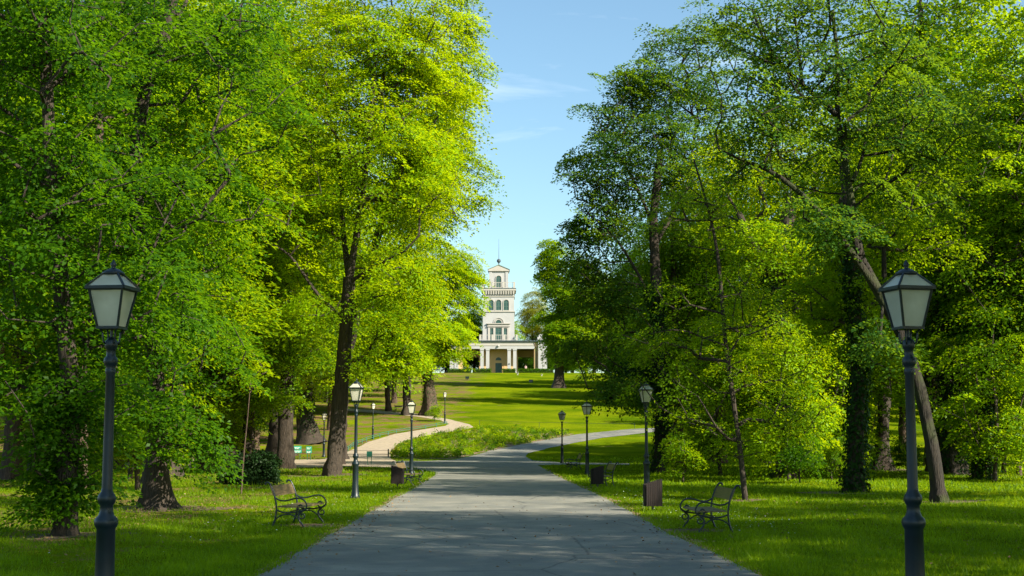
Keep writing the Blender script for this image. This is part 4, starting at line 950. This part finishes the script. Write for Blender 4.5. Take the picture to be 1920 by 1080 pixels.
# lantern turret
m = MB(); m.box(-1.96,1.96,TY+1.5,TY+5.4,17.85,21.6)
for s in (-1, 1): m.box(s*1.7-.3, s*1.7+.3, TY+1.38, TY+1.6, 17.85, 21.6)
m.build('turret', WHITE_P, B)
m = MB(); m.box(-2.2,2.2,TY+1.2,TY+5.7,21.6,21.9); m.prism([(-2.2,21.9),(2.2,21.9),(0,22.85)], TY+1.2, TY+1.35); m.build('turret_pediment', TRIM, B)
m = MB(); m.prism([(-2.3,21.9),(-2.3,22.0),(0,23.0),(2.3,22.0),(2.3,21.9),(0,22.87)], TY+1.1, TY+5.8); m.build('turret_roof', simple('copper_roof', (.20,.30,.24), .6, var=.2), B)
m = MB(); m.tube([(0,TY+3.4,22.9),(0,TY+3.4,23.6)], .12, 8); 
import bmesh
bm = bmesh.new(); bmesh.ops.create_uvsphere(bm, u_segments=14, v_segments=9, radius=.44, matrix=Matrix.Translation((0,TY+3.4,24.0))); me = bpy.data.meshes.new('s'); bm.to_mesh(me); bm.free()
m.add([v.co for v in me.vertices], [tuple(p.vertices) for p in me.polygons]); m.tube([(0,TY+3.4,24.3),(0,TY+3.4,26.5),(0,TY+3.4,28.7)], [.06,.04,.02], 6); m.build('spire', ROOFM, B)
# windows: dark leaf, moulded surround, glazing bars
def window(cx, z0, hw, z1, y, arched=True, bars=True):
    zs = z1 - hw if arched else z1
    ol = arch(cx, z0, hw, zs) if arched else [(cx-hw,z0),(cx+hw,z0),(cx+hw,z1),(cx-hw,z1)]
    m = MB(); m.prism(ol, y-.03, y-.006); w_ = m.build('window', DARKW, B)
    m = MB(); s = .13
    m.box(cx-hw-s, cx-hw, y-.14, y, z0, zs); m.box(cx+hw, cx+hw+s, y-.14, y, z0, zs); m.box(cx-hw-s-.05, cx+hw+s+.05, y-.2, y, z0-.16, z0)
    if arched: ring(cx, zs, hw, hw+s, y-.14, y, m)
    else: m.box(cx-hw-s, cx+hw+s, y-.14, y, z1, z1+s)
    m.build('frame', TRIM, w_)
    if bars:
        m = MB(); m.box(cx-.03, cx+.03, y-.06, y-.032, z0, z1-.05); k = max(2, int((zs-z0)/.7))
        for i in range(1, k+1): z = z0+(zs-z0)*i/k; m.box(cx-hw, cx+hw, y-.055, y-.033, z-.025, z+.025)
        m.build('glazing_bars', simple('bar_paint', (.10,.16,.13), .5), w_)
for cx in (-1.58, 0, 1.58): window(cx, 13.26, .54, 15.46, TY+.09)
window(0, 18.05, .54, 20.65, TY+1.5)
for s in (-1, 1): window(s*1.42, 6.95, .34, 9.55, TY+.04, False)
window(0, 6.8, .66, 9.6, TY+.04, False)
m = MB(); m.box(-2.35,2.35,TY-.28,TY+.03,9.85,10.05); m.box(-2.2,2.2,TY-.12,TY+.03,10.05,10.4); m.box(-2.45,2.45,TY-.35,TY+.03,10.4,10.55); 
for x in (-2.05,-.92,.92,2.05): m.box(x-.17,x+.17,TY-.12,TY+.03,6.8,9.85)
m.build('window_surround', TRIM, B)
m = MB(); m.prism(arch(0,10.62,.62,10.64), TY-.02, TY+.05); lw = m.build('window', DARKW, B)
m = MB(); ring(0, 10.64, .62, .78, TY-.10, TY+.06, m); ring(0, 10.64, 1.0, 1.10, TY-.07, TY+.06, m); m.build('frame', TRIM, lw)
# porch
for x in (-3.36,-2.2,2.2,3.36):
    m = MB(); m.box(x-.34,x+.34,.2,.88,-.1,4.85); m.box(x-.42,x+.42,.12,.96,-.15,.35); m.box(x-.42,x+.42,.12,.96,4.75,5.06)
    cz = m.build('column', WHITE_P, B)
    if x == 2.2: m = MB(); m.prism([(x+.16*math.cos(a),1.95+.16*math.sin(a)) for a in np.linspace(0,5.76,12)], .15, .197); m.build('plaque', ROOFM, cz)
pb('entablature', WHITE_P, (-7.4,7.4,.1,1.0,5.06,5.7)); pb('frieze', CREAM if False else TRIM, (-7.4,7.4,.02,1.05,5.705,6.5))
pb('flat_roof', ROOFM, (-10.2,10.2,-.3,6.8,6.55,6.76))
pb('porch_ceiling', WOODC, (-7.3,7.3,1.1,6.4,5.10,5.3))
pb('rear_beam', CREAM, (-7.3,-3.5,6.0,6.5,3.65,5.09)); pb('rear_beam', CREAM, (3.5,7.3,6.0,6.5,3.65,5.09))
m = MB(); m.prism([(-.66,0.05),(.66,0.05),(.66,2.30),(-.66,2.30)], TY-.33, TY-.26); d_ = m.build('door', DARKW, B)
m = MB(); m.box(-.8,-.66,TY-.38,TY-.25,0,2.85); m.box(.66,.8,TY-.38,TY-.25,0,2.85); m.box(-.66,.66,TY-.38,TY-.25,2.3,2.6); m.build('door_frame', CREAM, d_)
m = MB(); m.prism(arch(0,2.84,.62,2.86), TY-.30, TY-.26); lw = m.build('window', DARKW, B)
m = MB(); ring(0, 2.86, .62, .80, TY-.38, TY-.25, m); ring(0, 2.86, 1.15, 1.32, TY-.32, TY-.25, m)
for s in (-1, 1): m.box(s*1.235-.085, s*1.235+.085, TY-.32, TY-.25, 0, 2.86)
m.build('frame', CREAM, lw)
m = MB(); m.lathe([(.05,5.45),(.16,5.5),(.22,5.65),(.16,5.8),(.05,5.88)], 10, (0,-.12)); m.build('wall_lamp', WHITE_P, B)
for s in (-1, 1):
    q = lambda a, c_: (min(s*a, s*c_), max(s*a, s*c_))
    e_ = pb('end_block', WHITE_P, (*q(8.15,9.0), -.2, 6.3, -.2, 6.5), (*q(9.05,9.95), -.12, 6.2, -.2, 6.495))
    pb('inner_pier', CREAM, (*q(7.32,8.13), .3, 1.2, -.2, 6.48), parent=e_); pb('inner_pier', CREAM, (*q(7.32,8.13), 5.2, 6.2, -.2, 6.48), parent=e_)
    pb('attic', WHITE_P, (*q(8.0,10.0), .2, 5.8, 6.765, 7.5), (*q(8.3,9.7), .6, 5.4, 7.5, 8.1), parent=e_)
m = MB(); pts = [(7.25,.0,6.5),(7.3,.0,6.0),(7.75,.1,5.4),(7.8,.25,5.0),(7.8,.25,.2)]; m.tube(pts, .07, 6); m.build('rain_pipe', WOODC, B)
m = MB()
for k in range(4): m.box(-1.3-.15*k, 1.3+.15*k, -1.2-.35*k, .1 if k == 0 else -1.2-.35*(k-1), -.5, .0-.13*k-.02)
m.build('steps', TRIM, B)
# hedges in front of it
def hedge(px0, px1, label):
    Y_ = 287.6; x0, x1 = (px0-960)/F*Y_, (px1-960)/F*Y_; c = Vector(((x0+x1)/2, Y_, tz((x0+x1)/2, Y_)))
    t = empty('hedge', c); tag(t, label, 'hedge', 'clipped hedges before the pavilion'); hw = (x1-x0)/2
    m = MB(); m.box(-hw+.12, hw-.12, -.35, .35, -.1, .62); m.build('hedge_core', BARK, t)
    n_ = int(700*hw); pos = np.stack([R.uniform(-hw,hw,n_), R.uniform(-.5,.5,n_), R.uniform(0,.8,n_)], 1)
    face = R.integers(0, 3, n_); pos[face == 0, 2] = .78; pos[face == 1, 1] = -.5
    pos += R.normal(0, .04, (n_, 3)); V, q = leaf_quads(pos, unit(R.normal(0,1,(n_,3)) + [0,-.4,.8]), unit(R.normal(0,1,(n_,3))), R.uniform(.12,.24,n_))
    link('hedge_leaves', np_mesh('hedge_leaves', V, q, R.uniform(0,1,n_)), LEAF['deep'], t)
hedge(840, 884, 'clipped low hedge farthest left before the pavilion'); hedge(887, 921, 'clipped low hedge just left of the pavilion steps')
hedge(942, 967, 'short clipped low hedge just right of the pavilion steps'); hedge(971.5, 1038, 'long clipped low hedge on the right before the pavilion')
# floodlights on the lawn
for (px, py), lb in (((876,712.5), 'black box floodlight on the lawn left of the pavilion steps'), ((995.5,719), 'black box floodlight on the lawn right of the pavilion steps')):
    g1 = G(px, py); t = empty('floodlight', g1); tag(t, lb, 'floodlight', 'black floodlights on the upper lawn')
    m = MB(); m.prism([(-.30,.22),(.30,.22),(.34,.62),(-.34,.62)], -.15, .18); m.build('housing', BIRON, t)
    m = MB(); m.box(-.05,.05,-.05,.05,-.1,.22); m.box(-.32,-.30,-.03,.03,.1,.45); m.box(.30,.32,-.03,.03,.1,.45); m.box(-.32,.32,-.03,.03,.08,.11); m.build('stand', BIRON, t)
for (px, py), lb in (((970.5,703), 'small pale stone urn in the gap between two hedges'), ((1015.5,705), 'small pale stone ball on the grass before the long hedge')):
    g1 = G(px, py); t = empty('stone_urn', g1); tag(t, lb, 'urn')
    m = MB(); m.lathe([(.15,-.05),(.15,.05),(.06,.09),(.05,.14),(.12,.2),(.19,.3),(.2,.34),(.17,.35)], 12); m.build('bowl', TRIM, t, smooth=True)
# visitor by the colonnade
g1 = Vector(((985.6-960)/F*290.2, 290.2, tz(2.8, 290.2)))
t = empty('person', g1, rad(-20)); tag(t, 'person in pale pink top and dark trousers before the right opening of the colonnade', 'person')
def skin_body(name, verts, edges, radii, m_, parent):
    me = bpy.data.meshes.new(name); me.from_pydata(verts, edges, []); me.update(); o = link(name, me, m_, parent)
    md = o.modifiers.new('skin', 'SKIN'); 
    for i, r_ in enumerate(radii): me.skin_vertices[0].data[i].radius = (r_, r_*.85)
    me.skin_vertices[0].data[0].use_root = True; sb = o.modifiers.new('sub', 'SUBSURF'); sb.levels = 1; sb.render_levels = 1; return o
vs_ = [(0,0,.92),(0,0,1.15),(0,0,1.40),(0,0,1.50),(0,-.01,1.60),(0,0,1.70),(.18,0,1.38),(.24,.04,1.12),(.22,-.08,.90),(.22,-.11,.82),(-.18,0,1.38),(-.24,-.02,1.12),(-.22,.10,.92),(-.22,.13,.84),
       (.09,0,.86),(.11,-.12,.48),(.11,-.12,.08),(.11,-.26,.04),(-.09,0,.86),(-.1,.08,.48),(-.1,.26,.12),(-.1,.14,.05)]
es_ = [(0,1),(1,2),(2,3),(3,4),(4,5),(2,6),(6,7),(7,8),(8,9),(2,10),(10,11),(11,12),(12,13),(0,14),(14,15),(15,16),(16,17),(0,18),(18,19),(19,20),(20,21)]
rd = [.13,.12,.14,.055,.095,.07,.06,.045,.035,.04,.06,.045,.035,.04,.09,.06,.04,.035,.09,.06,.04,.035]
skin_body('body', vs_, es_, rd, simple('skin_tone', (.50,.31,.22), .6, var=.05), t)
PINK = simple('pink_cotton', (.72,.50,.46), .8, var=.08); NAVY = simple('dark_trousers', (.02,.025,.04), .8, var=.1)
skin_body('top', [(0,0,.90),(0,0,1.15),(0,0,1.40),(.18,0,1.38),(.235,.035,1.15),(-.18,0,1.38),(-.235,-.015,1.15)], [(0,1),(1,2),(2,3),(3,4),(2,5),(5,6)], [.155,.145,.165,.085,.068,.085,.068], PINK, t)
skin_body('trousers', [(0,0,.95),(.09,0,.84),(.11,-.12,.48),(.11,-.12,.10),(-.09,0,.84),(-.1,.08,.48),(-.1,.25,.14)], [(0,1),(1,2),(2,3),(0,4),(4,5),(5,6)], [.14,.105,.078,.062,.105,.078,.062], NAVY, t)
m = MB(); m.lathe([(.09,1.62),(.10,1.68),(.08,1.76),(.03,1.80)], 10, (0,.02)); m.build('hair', BARK, t, smooth=True)
